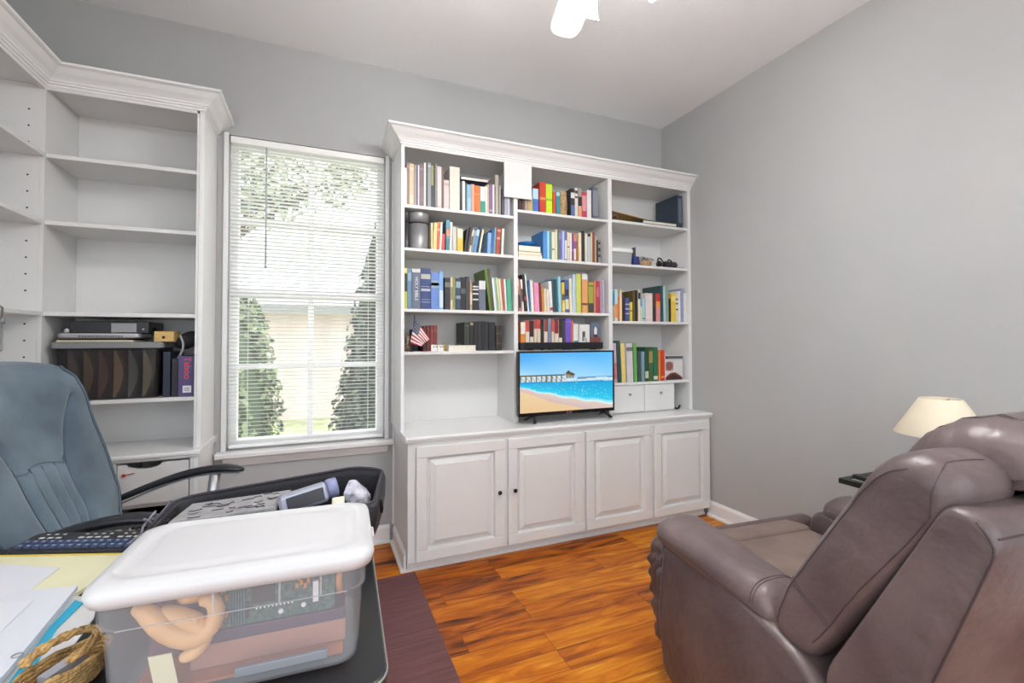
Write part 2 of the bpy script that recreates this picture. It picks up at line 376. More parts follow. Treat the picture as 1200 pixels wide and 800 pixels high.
f = MB(); loft_path(f, CROWN, [(XB0, D-.001, -1, 0), (XB0, YF, -1, -1), (W-.001, YF, 0, -1)]); f.build('crown_moulding', white_gloss, bc)
SZ = {'L': [2.103, 1.845, 1.480, 1.224], 'M': [2.151, 1.838, 1.480, 1.224], 'R': [2.157, 1.843, 1.427, .982]}
BX = {'L': (XB0+.02, 1.168), 'M': (1.196, 1.902), 'R': (1.934, 2.636)}
for k in 'LMR':
    for z in SZ[k]:
        MB().box(BX[k][0]+.0005, BX[k][1]-.0005, YF+.004, D-.0085, z-.019, z).build('shelf', white, bc, bevel=.002)
MB().box(1.096, 1.292, YF-.014, YF-.0015, 2.219, 2.45).build('cover_panel', white, bc, bevel=.002)
# small drawer unit under the right bay
du = thing('drawer_box', 'small white two drawer box on the countertop right of the television', 'drawer box', (2.2, YF+.14, .757))
xr = 2.5; ydr = YF+.012
MB().box(1.937, xr, ydr+.016, D-.02, .757, .9625).build('carcass', white, du, bevel=.002)
for x0, x1 in ((1.939, 2.217), (2.221, xr-.001)):
    q = MB().box(x0, x1, ydr, ydr+.0155, .766, .960).build('drawer', white, du, bevel=.002)
    k = MB(); k.lathe([(.003, 0), (.003, -.010), (.009, -.014), (.010, -.018), (.007, -.022), (.002, -.023)], ((x0+x1)/2, ydr, .895), 12, axis='y'); k.build('knob', steel, q, smooth=True)
hk = MB(); hk.tube([(2.515, YF+.03, .772), (2.53, YF+.028, .765), (2.55, YF+.026, .766), (2.565, YF+.024, .79)], .007, 8)
tag(hk.build('cable_plug', black, smooth=True), 'short black plug end lying on the countertop beside the two drawer box', 'plug')
# ================================================================== corner built-in on the left
lx0, lx1 = -1.162, -.546
zs = [2.154, 1.844, 1.426, 1.012]
lc = thing('corner_bookcase', 'white corner bookcase with crown moulding and adjustable shelves left of the window', 'bookcase', (-1.0, D-.2, .757))
MB().box(lx1-.02, lx1, YF, yb0, .757, 2.47).build('side_panel', white_gloss, lc, bevel=.0015)
MB().box(lx1-.031, lx1-.0205, YF-.001, YF+.02, .757, 2.46).build('face_stile', white, lc)
MB().box(lx0-.016, lx0, YF, D-.009, .757, 2.462).build('side_panel', white, lc)
MB().box(XL+.002, lx0-.0165, YF, YF+.016, .757, 2.462).build('end_panel', white, lc)
MB().box(lx0, lx1-.02, D-.008, yb0, .757, 2.47).build('back_panel', white, lc)
MB().box(lx0-.016, lx1-.02, YF+.02, D-.009, 2.463, 2.478).build('top_panel', white, lc)
MB().box(XL+.002, lx0-.02, 1.2, YF-.001, 2.463, 2.478).build('top_panel', white, lc)
MB().box(XL+.001, XL+.007, 1.2, YF-.001, .757, 2.462).build('back_panel', white, lc)
f = MB(); f.box(lx0-.016, lx1-.001, YF-.001, YF+.019, 2.446, 2.5); f.box(lx0-.018, lx0+.001, 1.2, YF-.001, 2.446, 2.5); f.build('top_rail', white, lc)
f = MB(); loft_path(f, CROWN, [(lx0, 1.2, 1, 0), (lx0, YF, 1, -1), (lx1, YF, 1, -1), (lx1, D-.001, 1, 0)]); f.build('crown_moulding', white_gloss, lc)
for z in zs:
    MB().box(lx0+.0005, lx1-.0205, YF+.004, D-.0085, z-.019, z).build('shelf', white, lc, bevel=.002)
    MB().box(XL+.008, lx0, 1.22, YF-.002, z-.019, z).build('shelf', white, lc, bevel=.002)
f = MB()
for z in [1.07+.075*k for k in range(18)]:
    if min(abs(z-q+.01) for q in zs) > .03:
        for x in (-1.22,): f.lathe([(.0042, 0), (.0042, -.0012)], (x, YF-.0002, z), 8, axis='y')
f.build('shelf_pin_holes', mat('pin_hole', '#3a3a3a', .8), lc)
f = MB(); py = 2.44
f.tube([(-1.15, py-.16, 1.43), (-1.15, py-.02, 1.43), (-1.15, py, 1.425), (-1.15, py, 1.26), (-1.15, py-.005, 1.255), (-1.15, py-.16, 1.255)], .004, 8)
f.tube([(-1.15, py, 1.36), (-1.15, py, 1.385)], .009, 8)
tag(f.build('wire_bracket', steel, smooth=True), 'wire bracket hooked over the shelf edge of the corner bookcase far left', 'bracket')
lct = MB(); lk = D-.393
lct.prism([(lk, .741), (lk, .751), (lk+.005, .7565), (D-.001, .7565), (D-.001, .7225), (lk+.014, .7225), (lk+.011, .730), (lk+.012, .735), (lk+.004, .738)], 'x', lx0-.02, -.534)
lct.box(XL+.002, lx0-.021, 1.2, D-.001, .7225, .7565)
tag(lct.build('corner_countertop', white_gloss), 'white countertop ledge of the corner bookcase left of the window', 'countertop')
lb = thing('corner_base_cabinet', 'white corner base cabinet with a cutout drawer beside the window', 'cabinet', (-.95, D-.2, 0))
yl = D-.375
dl = on_y(137.5, 555, yl).x
MB().box(lx1-.018, lx1, yl, yb0, .0005, .722).build('side_panel', white_gloss, lb, bevel=.0015)
MB().box(lx1-.032, lx1-.0185, yl-.001, yl+.02, .0005, .722).build('face_stile', white, lb)
MB().box(dl-.023, dl-.004, yl, D-.03, .0005, .722).build('divider', white, lb)
MB().box(lx0-.3, lx1-.0185, D-.02, yb0, .0005, .722).build('back_panel', white, lb)
MB().box(dl-.0035, lx1-.0185, yl+.02, D-.021, .50, .517).build('shelf', white, lb)
MB().box(lx0-.3, lx1-.0185, yl+.01, D-.021, .06, .077).build('shelf', white, lb)
MB().box(lx0-.3, lx0-.28, yl, D-.021, .0005, .722).build('side_panel', white, lb)
prof = [(dl, .522), (-.583, .522), (-.583, .712), (-.67, .712)]
for k in range(9):
    a = PI*k/8; prof.append((-.76+.07*math.cos(a), .712-.026*math.sin(a)))
prof += [(dl, .712)]
dr = MB().prism(prof, 'y', yl, yl+.018).build('drawer', white, lb)
f = MB().box(dl+.012, -.6, yl+.02, D-.05, .526, .60); f.build('drawer_tray', white, dr)
red = mat('red_plastic', '#b23320', .5)
f = MB(); f.lathe([(.006, 0), (.008, -.006), (.003, -.012)], (dl+.025, yl, .665), 10, axis='y'); f.tube([(dl+.028, yl-.006, .666), (dl+.065, yl-.004, .672)], .002, 6)
f.build('key_lock', red, dr)
gold = mat('gold_foil', '#c9a548', .35, metal=.5)
gb = thing('gold_picture_frame', 'small gold edged frame standing in the open corner base cabinet', 'frame', (dl-.08, yl+.06, .078))
f = MB()
for x0, x1, z0, z1 in ((dl-.14, dl-.026, .68, .70), (dl-.14, dl-.12, .078, .68), (dl-.046, dl-.026, .078, .68)): f.box(x0, x1, yl+.04, yl+.055, z0, z1)
f.build('frame', gold, gb, bevel=.002); MB().box(dl-.12, dl-.046, yl+.048, yl+.055, .078, .68).build('panel', mat('dark_red', '#5a1a14', .6), gb)
# box and papers in the open space under the drawer
bx = thing('black_device', 'black electronic box in the open shelf below the cutout drawer', 'electronic device', (-.75, yl+.12, .33))
MB().box(dl+.005, -.60, yl+.03, D-.06, .33, .455).build('body', black, bx, bevel=.004); MB().box(dl+.03, -.78, yl+.0275, yl+.03, .36, .40).build('front_panel', mat('grey_label', '#8b8a88', .6), bx)
f = MB()
for k in range(14): f.box(dl+.005+.003*random.random(), -.585-.01*random.random(), yl+.015+.004*random.random(), D-.05, .078+.018*k, .078+.018*k+.0165, k % 3)
tag(f.build('magazine_pile', [mat('mag_white', '#bdbcb9', .6), mat('mag_grey', '#8d8b8a', .6), mat('mag_dark', '#4c4a4c', .6)]), 'pile of grey magazines under the black device in the corner cabinet', 'magazines', kind='stuff')
cbl = MB().tube([(-.86, yl-.008, .60), (-.85, yl-.02, .50), (-.80, yl-.03, .44), (-.72, yl-.04, .37), (-.66, yl-.04, .33), (-.60, yl-.03, .34)], .004, 6)
tag(cbl.build('black_cable', black, smooth=True), 'thin black cable hanging below the cutout drawer', 'cable')
# ---- things on the left unit's tote shelf (z 1.012)
z0 = zs[3]; ts = YF+.02
def px(u, v=410, y=ts): return on_y(u, v, y).x
def pz(u, v, y=ts): return on_y(u, v, y).z
tx0, tx1 = px(62), px(188)
tote = thing('storage_tote', 'smoky translucent file tote with grey lid on the corner bookcase shelf', 'storage tote', ((tx0+tx1)/2, ts+.12, z0))
tz = pz(120, 405)
smoke = clear_mat('smoked_plastic', '#2f2e31', .40, .2)
f = MB(); y0, y1 = ts, D-.03
def tray(f, x0, x1, y0, y1, za, zb, r, inset, th=.004):
    cx, cy, hx, hy = (x0+x1)/2, (y0+y1)/2, (x1-x0)/2, (y1-y0)/2
    rings = []
    for hx_, hy_, z in ((hx-inset, hy-inset, za), (hx, hy, zb), (hx-th, hy-th, zb), (hx-inset-th, hy-inset-th, za+th)):
        rings.append([(x, y, z) for x, y in rrect(cx, cy, hx_, hy_, r)])
    f.loft(rings)
tray(f, tx0+.006, tx1-.006, y0, y1, z0+.0005, tz, .02, .012)
f.build('body', smoke, tote)
f = MB(); rings = [[(x, y, z) for x, y in rrect((tx0+tx1)/2, (y0+y1)/2, (tx1-tx0)/2+d, (y1-y0)/2+d*.6, .02)] for d, z in ((.008, tz-.012), (.012, tz-.01), (.012, tz+.012), (.006, tz+.018), (-.012, tz+.018), (-.016, tz+.012))]
f.loft(rings); f.build('lid', mat('grey_lid', '#7e7e80', .45), tote)
tzl = tz+.018
fc = ['#8f8072', '#b08d6c', '#a06a60', '#d2aa84', '#a9a6a2', '#d8c8a8']
for k in range(6):
    x = tx0+.045+k*(tx1-tx0-.12)/5
    f = MB(); n = 9; rings = []
    for j in range(n):
        t = j/(n-1); w = .004+.014*math.sin(PI*t); ax = x+.016*math.sin(PI*t)
        rings.append([(ax-w, y0+.03, z0+.006+t*(tz-z0-.03)), (ax+w, y0+.03, z0+.006+t*(tz-z0-.03)), (ax+w, y1-.03, z0+.006+t*(tz-z0-.03)), (ax-w, y1-.03, z0+.006+t*(tz-z0-.03))])
    f.loft(rings)
    tag(f.build('file_folder', mat('folder_%d' % k, fc[k], .7)), '%s file folder standing in the smoky tote, %s from the left' % (['dark brown', 'tan', 'reddish', 'light tan', 'grey', 'cream'][k], ['first', 'second', 'third', 'fourth', 'fifth', 'sixth'][k]), 'folder', 'folders in the smoky tote')
# stack on the lid
def flat(name, label, cat, u0, u1, za, zb, y0_, y1_, m, **k):
    f = MB().box(px(u0), px(u1), y0_, y1_, za, zb); return tag(f.build(name, m, bevel=.002), label, cat, k.get('group'))
zq = tzl+.0005
flat('cream_board', 'cream board lying at the bottom of the stack on the tote lid', 'board', 64, 155, zq, zq+.008, ts+.01, D-.05, mat('cream_board', '#e2d3b4', .7))
flat('brown_notebook', 'dark brown notebook under the silver laptop on the tote lid', 'notebook', 64, 148, zq+.0085, zq+.016, ts+.02, D-.06, mat('maroon_cover', '#4a2620', .6))
lp = thing('laptop', 'silver laptop with vent slots stacked on the grey tote lid', 'laptop', (px(115), ts+.12, zq+.0165))
f = MB(); f.loft([[(x, y, z) for x, y in rrect((px(65)+px(163))/2, ts+.11, (px(163)-px(65))/2+d, .11+d, .02)] for d, z in ((-.006, zq+.0165), (0, zq+.022), (0, zq+.032))]); f.build('base', mat('silver_plastic', '#a6a7a9', .4, metal=.4), lp)
f = MB(); f.loft([[(x, y, z) for x, y in rrect((px(65)+px(163))/2, ts+.11, (px(163)-px(65))/2+d, .11+d, .02)] for d, z in ((0, zq+.0325), (0, zq+.038), (-.006, zq+.041))]); f.build('lid', mat('silver_lid', '#c4c5c7', .35, metal=.5), lp)
f = MB()
for k in range(16): f.box(px(92)+k*.0105, px(92)+k*.0105+.006, ts-.0015, ts+.0006, zq+.024, zq+.030)
f.build('vent_slots', mat('vent_dark', '#3d3d44', .5), lp)
zr = zq+.0415
vc = thing('video_player', 'flat black video player on top of the silver laptop', 'video player', (px(125), ts+.12, zr))
zt = pz(100, 376)
MB().box(px(78), px(172), ts+.02, D-.04, zr, zt).build('body', mat('black_metal', '#1f2024', .4), vc, bevel=.003)
f = MB(); q = MB().box(px(128), px(158), ts+.0175, ts+.02, zr+.004, zt-.008); q.build('silver_front_plate', steel, vc, bevel=.001)
f.lathe([(.005, 0), (.005, -.004)], (px(166), ts+.02, zr+.02), 10, axis='y'); f.build('button', steel, vc)
kn = MB().lathe([(.002, 0), (.010, .004), (.012, .014), (.006, .022)], (px(74.5), ts+.03, zr), 12)
tag(kn.build('cable_connector', mat('grey_knob', '#b5b6b8', .4), smooth=True), 'small pale connector plug left of the black video player', 'plug')
wbx = thing('wooden_box', 'small light wooden drawer box with a finger hole on the tote', 'box', (px(191), ts+.06, tzl))
wz = pz(190, 388)
MB().box(px(180), px(203.5), ts, ts+.12, tzl+.0005, wz).build('body', mat('light_wood', '#cda967', .5, noise=.12, nscale=14, stretch=(1, 1, 6)), wbx, bevel=.003)
MB().lathe([(.007, 0), (.007, -.0012)], (px(191.5), ts-.0002, (tzl+wz)/2-.004), 12, axis='y').build('finger_hole', mat('hole_dark', '#2e2114', .9), wbx)
f = MB()
for k in range(3):
    pts = [(px(173)+.02*t, ts+.1+.02*math.sin(6*t+k), tzl+.02+.05*math.exp(-t*t*.6)-.006*k) for t in [i*.35 for i in range(9)]]
    f.tube(pts, .0045, 6)
tag(f.build('cable_bundle', black, smooth=True), 'bundle of black cables behind the small wooden box', 'cable bundle')
cb = thing('camera_pouch', 'black camera pouch with grey zip trim lying on top of the purple game box', 'pouch', (px(215), ts+.06, pz(215, 425)))
f = MB(); rings = []
c0 = on_y(209, 405, ts+.03)
for k in range(9):
    t = k/8; s = math.sin(PI*(.12+.8*t))**.6
    cxx = c0.x-.028+t*.10; czz = c0.z+.022+.014*t; r = .048*s
    rings.append([(cxx+.012+.010*math.cos(a), c0.y+.05+.055*s*math.sin(a), czz+r*math.cos(a)) for a in [2*PI*i/18 for i in range(18)]])
f.loft(rings); f.build('body', mat('black_nylon', '#232327', .8, bump=.3, bscale=300), cb, smooth=True, subsurf=1)
f = MB(); pts = [(c0.x+.012+.012*math.sin(a), c0.y-.012+.055-.065*math.cos(a*.5), c0.z+.008-.054*math.cos(a)) for a in [PI*i/12-.1 for i in range(13)]]
f.tube([(c0.x+.004+.018*math.sin(PI*t), c0.y-.008+.03*abs(t-.5), c0.z-.052+.104*t) for t in [i/10 for i in range(11)]], .0055, 8); f.build('zip_trim', mat('grey_zip', '#9b9b9d', .5), cb, smooth=True)
f = MB(); f.tube([(c0.x+.002, c0.y, c0.z-.052), (c0.x-.002, c0.y-.004, c0.z-.07)], .004, 6); f.build('zip_pull', steel, cb)
tb = thing('game_box', 'tall purple game box with red lettering at the right of the tote', 'game box', (px(218), ts+.1, z0))
gx0, gx1, gz = px(209), px(228), pz(218, 417)
gx1 = min(gx1, lx1-.023)
MB().box(gx0, gx1, ts, D-.03, z0+.0005, gz).build('box', mat('purple_card', '#4c3f6e', .5), tb, bevel=.002)
text_mesh('lettering', 'Taboo', .042, mat('red_print', '#d6453a', .5), tb, (gx1-.03, ts-.0008, gz-.06), (PI/2, PI/2, 0))
MB().box(gx0+.02, gx1-.012, ts-.0012, ts-.0002, z0+.02, z0+.055).build('barcode_label', mat('label_white', '#d9d8da', .6), tb)
f = MB()
for k in range(3): f.box(gx0+.026, gx1-.02, ts-.0018, ts-.0013, z0+.03+.006*k, z0+.0325+.006*k)
f.build('barcode_print', mat('print_grey', '#77767c', .6), tb)
nb = MB().box(px(190.5), px(199), ts+.01, D-.04, z0+.0005, pz(195, 412)); tag(nb.build('blue_binder', mat('navy_binder', '#1c2338', .5), bevel=.002), 'dark navy binder standing between the tote and purple game box', 'binder')
nb = MB().box(px(200), px(208), ts+.02, D-.04, z0+.0005, pz(203, 420)); tag(nb.build('dark_binder', mat('black_binder', '#23242c', .5), bevel=.002), 'black binder standing against the purple game box', 'binder')
# ================================================================== books
ORD = 'first second third fourth fifth sixth seventh eighth ninth tenth eleventh twelfth thirteenth fourteenth fifteenth sixteenth seventeenth eighteenth nineteenth twentieth twenty-first twenty-second twenty-third twenty-fourth twenty-fifth twenty-sixth twenty-seventh twenty-eighth twenty-ninth thirtieth thirty-first thirty-second thirty-third'.split()
BAY = {'L': 'left', 'M': 'middle', 'R': 'right'}; SHN = ['top', 'second', 'third', 'fourth']
YS = YF+.014
def bookmat(c): return mat('book_cover_'+c.strip('#'), c, .5, noise=.06, nscale=30)
def book_mesh(w, d, h, c, band=None):
    """closed book standing on end, spine at y=0 facing -Y, left edge x=0"""
    f = MB(); t = min(.0022, w*.2)
    f.box(0, t, 0, d, 0, h); f.box(w-t, w, 0, d, 0, h); f.box(t, w-t, 0, t, 0, h)
    f.box(t, w-t, t, d-.004, .003, h-.003, 1)
    return f
def add_book(x0, x1, z0, h, d, c, label, group, lean=0, band=None, y=YS, text=None):
    w = x1-x0
    mats = [bookmat(c), page]
    o = book_mesh(w, d, h, c).build('book', mats, origin=(w if lean > 0 else 0, 0, 0))
    o.location = (x1 if lean > 0 else x0, y, z0+.0004); o.rotation_euler = (0, lean, 0)
    o['_o'] = [w if lean > 0 else 0, 0, 0]
    tag(o, label, 'book', group)
    if band:
        for (b0, b1, bc_) in band:
            e = .0006
            MB().box(e, w-e, -.0009, -.0001, h*(1-b1), h*(1-b0)).build('spine_label', bookmat(bc_), o)
    if text:
        s, tc_, sz, pos = text
        text_mesh('spine_title', s, sz, mat('foil_'+tc_.strip('#'), tc_, .4), o, (w/2, -.0014, h*pos), (PI/2, PI/2, 0))
    return o
def row(bay, si, ox, oy, sc, specs):
    z = SZ[bay][si]; prev = BX[bay][0]+.002; pl = 0; ph = 0; grp = 'books on the %s shelf of the %s bay' % (SHN[si], BAY[bay])
    hmax = {0: 2.452}.get(si, SZ[bay][si-1]-.019)-z-.012
    out = []
    for i, s in enumerate(specs):
        a, b, top, col, nm = s[:5]; ln = s[5] if len(s) > 5 and s[5] else 0; kw = s[6] if len(s) > 6 else {}
        vb = 400
        um = ox+(a+b)/2/sc
        for _ in range(3):      # find the row of the shelf in the photograph for the x lookup
            p = on_y(um, vb, YS); vb -= (z-p.z)*CF/((p-CAM_O).dot(FW))
        x0 = on_y(ox+a/sc, vb, YS).x; x1 = on_y(ox+b/sc, vb, YS).x
        h = on_y(um, oy+top/sc, YS).z-z; h = min(h, hmax)
        lean = 0
        if ln: lean = math.atan2(ln/sc*(x1-x0)/((b-a)/sc), h); h = h/math.cos(lean)
        ww = x1-x0; gap = max(0, min(h*math.cos(lean), ph)*(math.tan(pl)-math.tan(lean)))*1.03 if i else 0
        x0 = max(x0, prev+.0006+gap); x1 = max(x1, x0+max(.006, ww*.9)); x1 = min(x1, BX[bay][1]-.003-max(0, h*math.sin(lean)))
        if x1-x0 < .004: continue
        # width measured along the shelf: a leaning book covers more of it
        wv = max(.005, (x1-x0)*math.cos(lean)); 
        if lean > 0: xx1 = x1; xx0 = x1-wv
        else: xx0 = x0; xx1 = x0+wv
        dp = kw.get('d', min(.235, .12+.35*h*random.uniform(.8, 1.1)))
        lab = kw.get('label') or '%s book, %s from left, %s shelf of the %s bay' % (nm, ORD[i], SHN[si], BAY[bay])
        out.append(add_book(xx0, xx1, z, h, min(dp, .26), col, lab, grp, lean, kw.get('band'), y=kw.get('y', YS), text=kw.get('text')))
        prev = x1; pl = lean; ph = h*math.cos(lean)
    return out
B = lambda *t: {'band': list(t)}
row('L', 0, 465, 180, 8, [
 (68,90,130,'#d9cfcc','slim white',0,B((.1,.8,'#e6e0dd'))),(91,118,85,'#7d6462','mauve brown',0,B((.05,.12,'#a08583'))),(119,158,92,'#cbb795','cream beige',0,B((.1,.16,'#ddd0b8'),(.75,.95,'#d9caac'))),(160,185,105,'#8e8087','mauve grey'),(186,197,110,'#26222f','thin navy'),(198,210,108,'#e3dbe0','thin white'),
 (211,252,98,'#6d5560','plum',0,B((.1,.14,'#87707a'),(.55,.9,'#78606b'))),(254,273,85,'#ddd0cc','pinkish white'),(275,289,85,'#1d1c24','thin black'),(290,320,85,'#838a87','grey green',0,B((.06,.1,'#a9aeac'))),(321,344,95,'#22263a','dark navy',0,B((.04,.5,'#8a8a4a'))),(346,361,100,'#24242a','charcoal'),(362,377,100,'#7f7f80','slim grey'),
 (380,419,120,'#c9b3ad','pinkish cream',0,B((.05,.95,'#d6c3bd'))),(421,440,135,'#5f474b','dark mauve'),(442,490,248,'#cdbbb5','short pinkish white',0,B((.1,.2,'#b49f9a'))),
 (497,590,124,'#cfc8bb','wide cream box file style',0,{'label': 'wide cream slipcase, the largest volume on the top shelf of the left bay', 'd': .2}),
 (597,616,258,'#26262c','slim black',-2),(617,640,258,'#d8d8d2','slim white',-2),(642,660,275,'#3a5560','dark teal',-2),(661,697,290,'#8fb2cc','light blue',-2,B((.0,.5,'#7aa5c6'))),(700,731,287,'#d39a7c','salmon',-2),(735,779,300,'#d96a24','orange',-2,B((.3,.34,'#e88a44'))),
 (783,830,310,'#cfd8d2','white and green',0,B((.55,.98,'#1f8a74'))),(832,848,308,'#e0d9cc','cream'),(850,863,290,'#c9b498','tan'),(866,898,290,'#7a5d84','purple',0,B((.85,.93,'#a58cae'))),(899,916,290,'#d9d4cf','white'),(925,953,200,'#a59c90','tall grey beige'),(958,976,295,'#8f8b88','short grey'),(985,1010,330,'#4c4b52','dark grey'),(1012,1036,330,'#a7a4b4','lilac grey'),(1038,1060,330,'#b4b2bd','pale lilac')])
row('L', 1, 465, 240, 8, [
 (322,338,168,'#d8c9a2','cream'),(340,372,165,'#ddc680','pale yellow',10),(374,398,158,'#b4502e','red orange',10,B((.25,.32,'#d8a083'))),(400,418,160,'#dcd6cf','white',12),(420,448,272,'#c24a45','short red',4),(458,492,142,'#4c7f92','teal and orange',6,B((.3,.52,'#c97c56'),(.62,.98,'#2a6a78'))),(495,516,162,'#d4d0c8','white',6),(524,560,205,'#c2bdb2','grey cream'),(567,620,222,'#d9d2b8','cream and yellow',0,B((.42,.98,'#d9b23a'))),
 (630,650,225,'#17171a','black',28),(652,672,205,'#2b211f','dark brown',40),(676,692,230,'#d8d2c8','white',36,B((.3,.7,'#4a443f'))),(696,712,235,'#8f9a98','pale grey',36),(716,744,222,'#4f86ba','blue and white',36,B((.05,.3,'#b9d0e4'))),(748,760,205,'#20242c','black',36),(764,782,232,'#cfcbb0','cream',36),
 (848,880,262,'#7fa3cc','light blue',8),(882,904,228,'#2a5f9c','blue',12),(906,922,212,'#7f98a0','grey blue',14),(926,960,215,'#a4482f','red brown',18,B((.08,.14,'#d0a08a'),(.36,.44,'#cf9d84'))),(978,1000,222,'#d6d4cd','white',10)])
row('L', 2, 465, 300, 6.667, [
 (55,80,92,'#a9b04a','yellow green and black',0,B((.0,.12,'#d6cc84'),(.14,.58,'#23242a'))),(84,116,100,'#5c7f9e','slate blue',0,B((.1,.3,'#83a0b8'))),(119,185,100,'#5b6474','thick grey blue white topped',0,dict(band=[(.0,.09,'#d5d4d2')], text=('HOLY BIBLE','#d9dbe2',.027,.5))),(188,264,97,'#2a3d70','thick navy',0,B((.14,.26,'#aeb0a4'),(.44,.455,'#8f97ac'),(.5,.56,'#aeb2b8'),(.76,.775,'#8f97ac'),(.82,.84,'#8f97ac'))),(268,330,128,'#5f80c0','periwinkle blue',0,B((.22,.42,'#8fa3b4'),(.28,.36,'#54719f'))),(332,362,120,'#7aa4d2','light blue',0,B((.5,.95,'#c2d2e0'))),
 (374,417,168,'#232226','black',0,B((.15,.3,'#6f6c60'))),(419,437,165,'#cdb9a4','cream',0,B((.3,.7,'#8e7a68'))),(439,458,165,'#7d8a45','olive green'),(461,499,175,'#2d3f55','dark slate',0,B((.1,.3,'#8fa0ac'),(.55,.65,'#7f909c'))),(501,538,165,'#19191d','black',0,B((.35,.5,'#56585a'))),(541,568,160,'#3d3c40','dark grey'),(571,590,195,'#a08a6a','tan',0,B((.4,.8,'#c9b798'))),(593,639,200,'#17171b','black white lettered',0,B((.15,.2,'#cfcfd0'),(.25,.3,'#cfcfd0'),(.4,.45,'#cfcfd0'),(.6,.65,'#cfcfd0'))),(642,694,190,'#5f6674','slate white topped',0,B((.02,.3,'#cdd0cf'))),
 (705,728,105,'#5d7434','tall green',-40),(732,752,102,'#191b16','tall black gold edged',-40,B((.0,.98,'#4e4a30'))),(758,774,170,'#dbe3e0','white',-24),(778,792,170,'#8fbab4','pale teal',-24),(796,812,172,'#c8cc8c','yellow green',-23),(815,831,178,'#d8d4c6','cream',-22),(834,846,180,'#c25a4a','red',-20),(849,863,180,'#d5d9d6','white',-14),(866,898,182,'#4fa383','green',-8)])
row('L', 3, 465, 300, 6.667, [
 (205,232,545,'#3d1517','dark maroon'),(236,257,542,'#5f1f1f','maroon',0,B((.1,.14,'#8a4a3a'))),(261,288,540,'#6b2424','maroon gold banded',0,B((.2,.23,'#8a5a3a'))),(290,316,540,'#6e2522','maroon',0,B((.2,.23,'#8a5a3a'))),
 (546,588,515,'#2c3229','dark green black',0,dict(y=YS+.05, band=[(.1,.13,'#5c6350')])),(592,618,515,'#24211d','black gold marked',0,dict(y=YS+.05, band=[(.02,.1,'#a8986a')])),(622,652,511,'#1d1d22','black leather',0,dict(y=YS+.05)),(654,680,508,'#25252b','black leather',0,dict(y=YS+.05)),(682,706,508,'#1c1c20','black leather',0,dict(y=YS+.05)),(708,734,510,'#26262b','black leather',0,dict(y=YS+.05)),(738,790,515,'#1a1a1e','wide black',0,dict(y=YS+.05)),(797,818,540,'#30281f','dark brown',0,dict(y=YS+.05, band=[(.3,.34,'#6b5a3e'),(.7,.74,'#6b5a3e')])),(820,843,540,'#2e261e','dark brown gold banded',0,dict(y=YS+.05, band=[(.3,.34,'#6b5a3e'),(.7,.74,'#6b5a3e')]))])
row('M', 0, 600, 190, 8, [
 (60,92,350,'#3d2b24','dark brown'),(96,120,330,'#574036','brown'),(122,148,330,'#a18f80','taupe'),(152,193,320,'#b39a6a','tan'),(197,248,248,'#a8c4d4','blue and white',0,B((.45,.98,'#3a62a8'))),(261,316,187,'#b73a26','tall red',0,B((.5,.58,'#d9964a'))),(320,377,206,'#b8d62a','lime green',0,B((.5,.58,'#7fa82a'))),(381,411,276,'#b0482e','rust red'),(416,450,272,'#2f7f8a','teal',0,B((.05,.2,'#9ac0c4'))),
 (552,588,248,'#2c2c30','black patterned',0,B((.15,.35,'#cfcac6'),(.6,.98,'#5a6f9c'))),(591,617,240,'#cdc7c4','white patterned',0,B((.1,.2,'#3a3836'),(.3,.36,'#3a3836'))),(622,654,245,'#d39a78','salmon grey topped',0,B((.0,.3,'#8f938c'),(.3,.62,'#2c2a2a'))),(658,700,278,'#a83a48','crimson',0,B((.15,.75,'#c98a90'))),(706,744,262,'#d9d6d6','white'),(757,806,238,'#5b606c','slate grey',0,B((.1,.9,'#787c88')))])
row('M', 1, 600, 250, 8.89, [
 (325,366,182,'#3a78b4','tall blue',0,B((.0,.98,'#4a8ac6'))),(369,388,180,'#9fd0e4','pale blue'),(391,412,195,'#5f8f8a','teal grey'),(416,446,195,'#d6d4c4','ivory',0,B((.6,.66,'#7f8a5a'))),(450,472,165,'#d9d2ac','pale cream'),(475,489,190,'#5f7358','dark green'),(491,518,182,'#7d7aa8','lavender blue',0,B((.3,.95,'#5f5c98'))),(521,548,180,'#a9b0d8','periwinkle'),(551,573,190,'#5c6690','slate blue',0,B((.3,.95,'#c9cfdc'))),(577,599,195,'#d8c8b0','cream',0,B((.5,.54,'#6a4a30'))),(602,624,205,'#d9d2c0','ivory'),(627,641,210,'#5a3f98','violet',0,B((.6,.62,'#cfc6dc'))),(644,668,205,'#c77a5c','orange and purple',0,B((.3,.55,'#7a4a8e'),(.56,.95,'#d9cfc6'))),(671,692,300,'#9a6a28','golden brown'),(696,724,200,'#d8ccb4','cream'),(734,758,182,'#3a332e','dark brown'),(762,784,210,'#d6cbb6','cream'),(788,818,212,'#a9bcc4','pale blue black topped',0,B((.0,.1,'#1d1c1e'))),(823,838,198,'#cfb89a','tan'),(840,862,196,'#7a4230','brown'),(866,880,250,'#b8a486','tan'),(883,898,285,'#2a2a2c','black patterned'),(900,922,275,'#8f8f90','grey black patterned',0,B((.1,.2,'#2a2a2c'),(.35,.5,'#2a2a2c'),(.65,.75,'#2a2a2c')))])
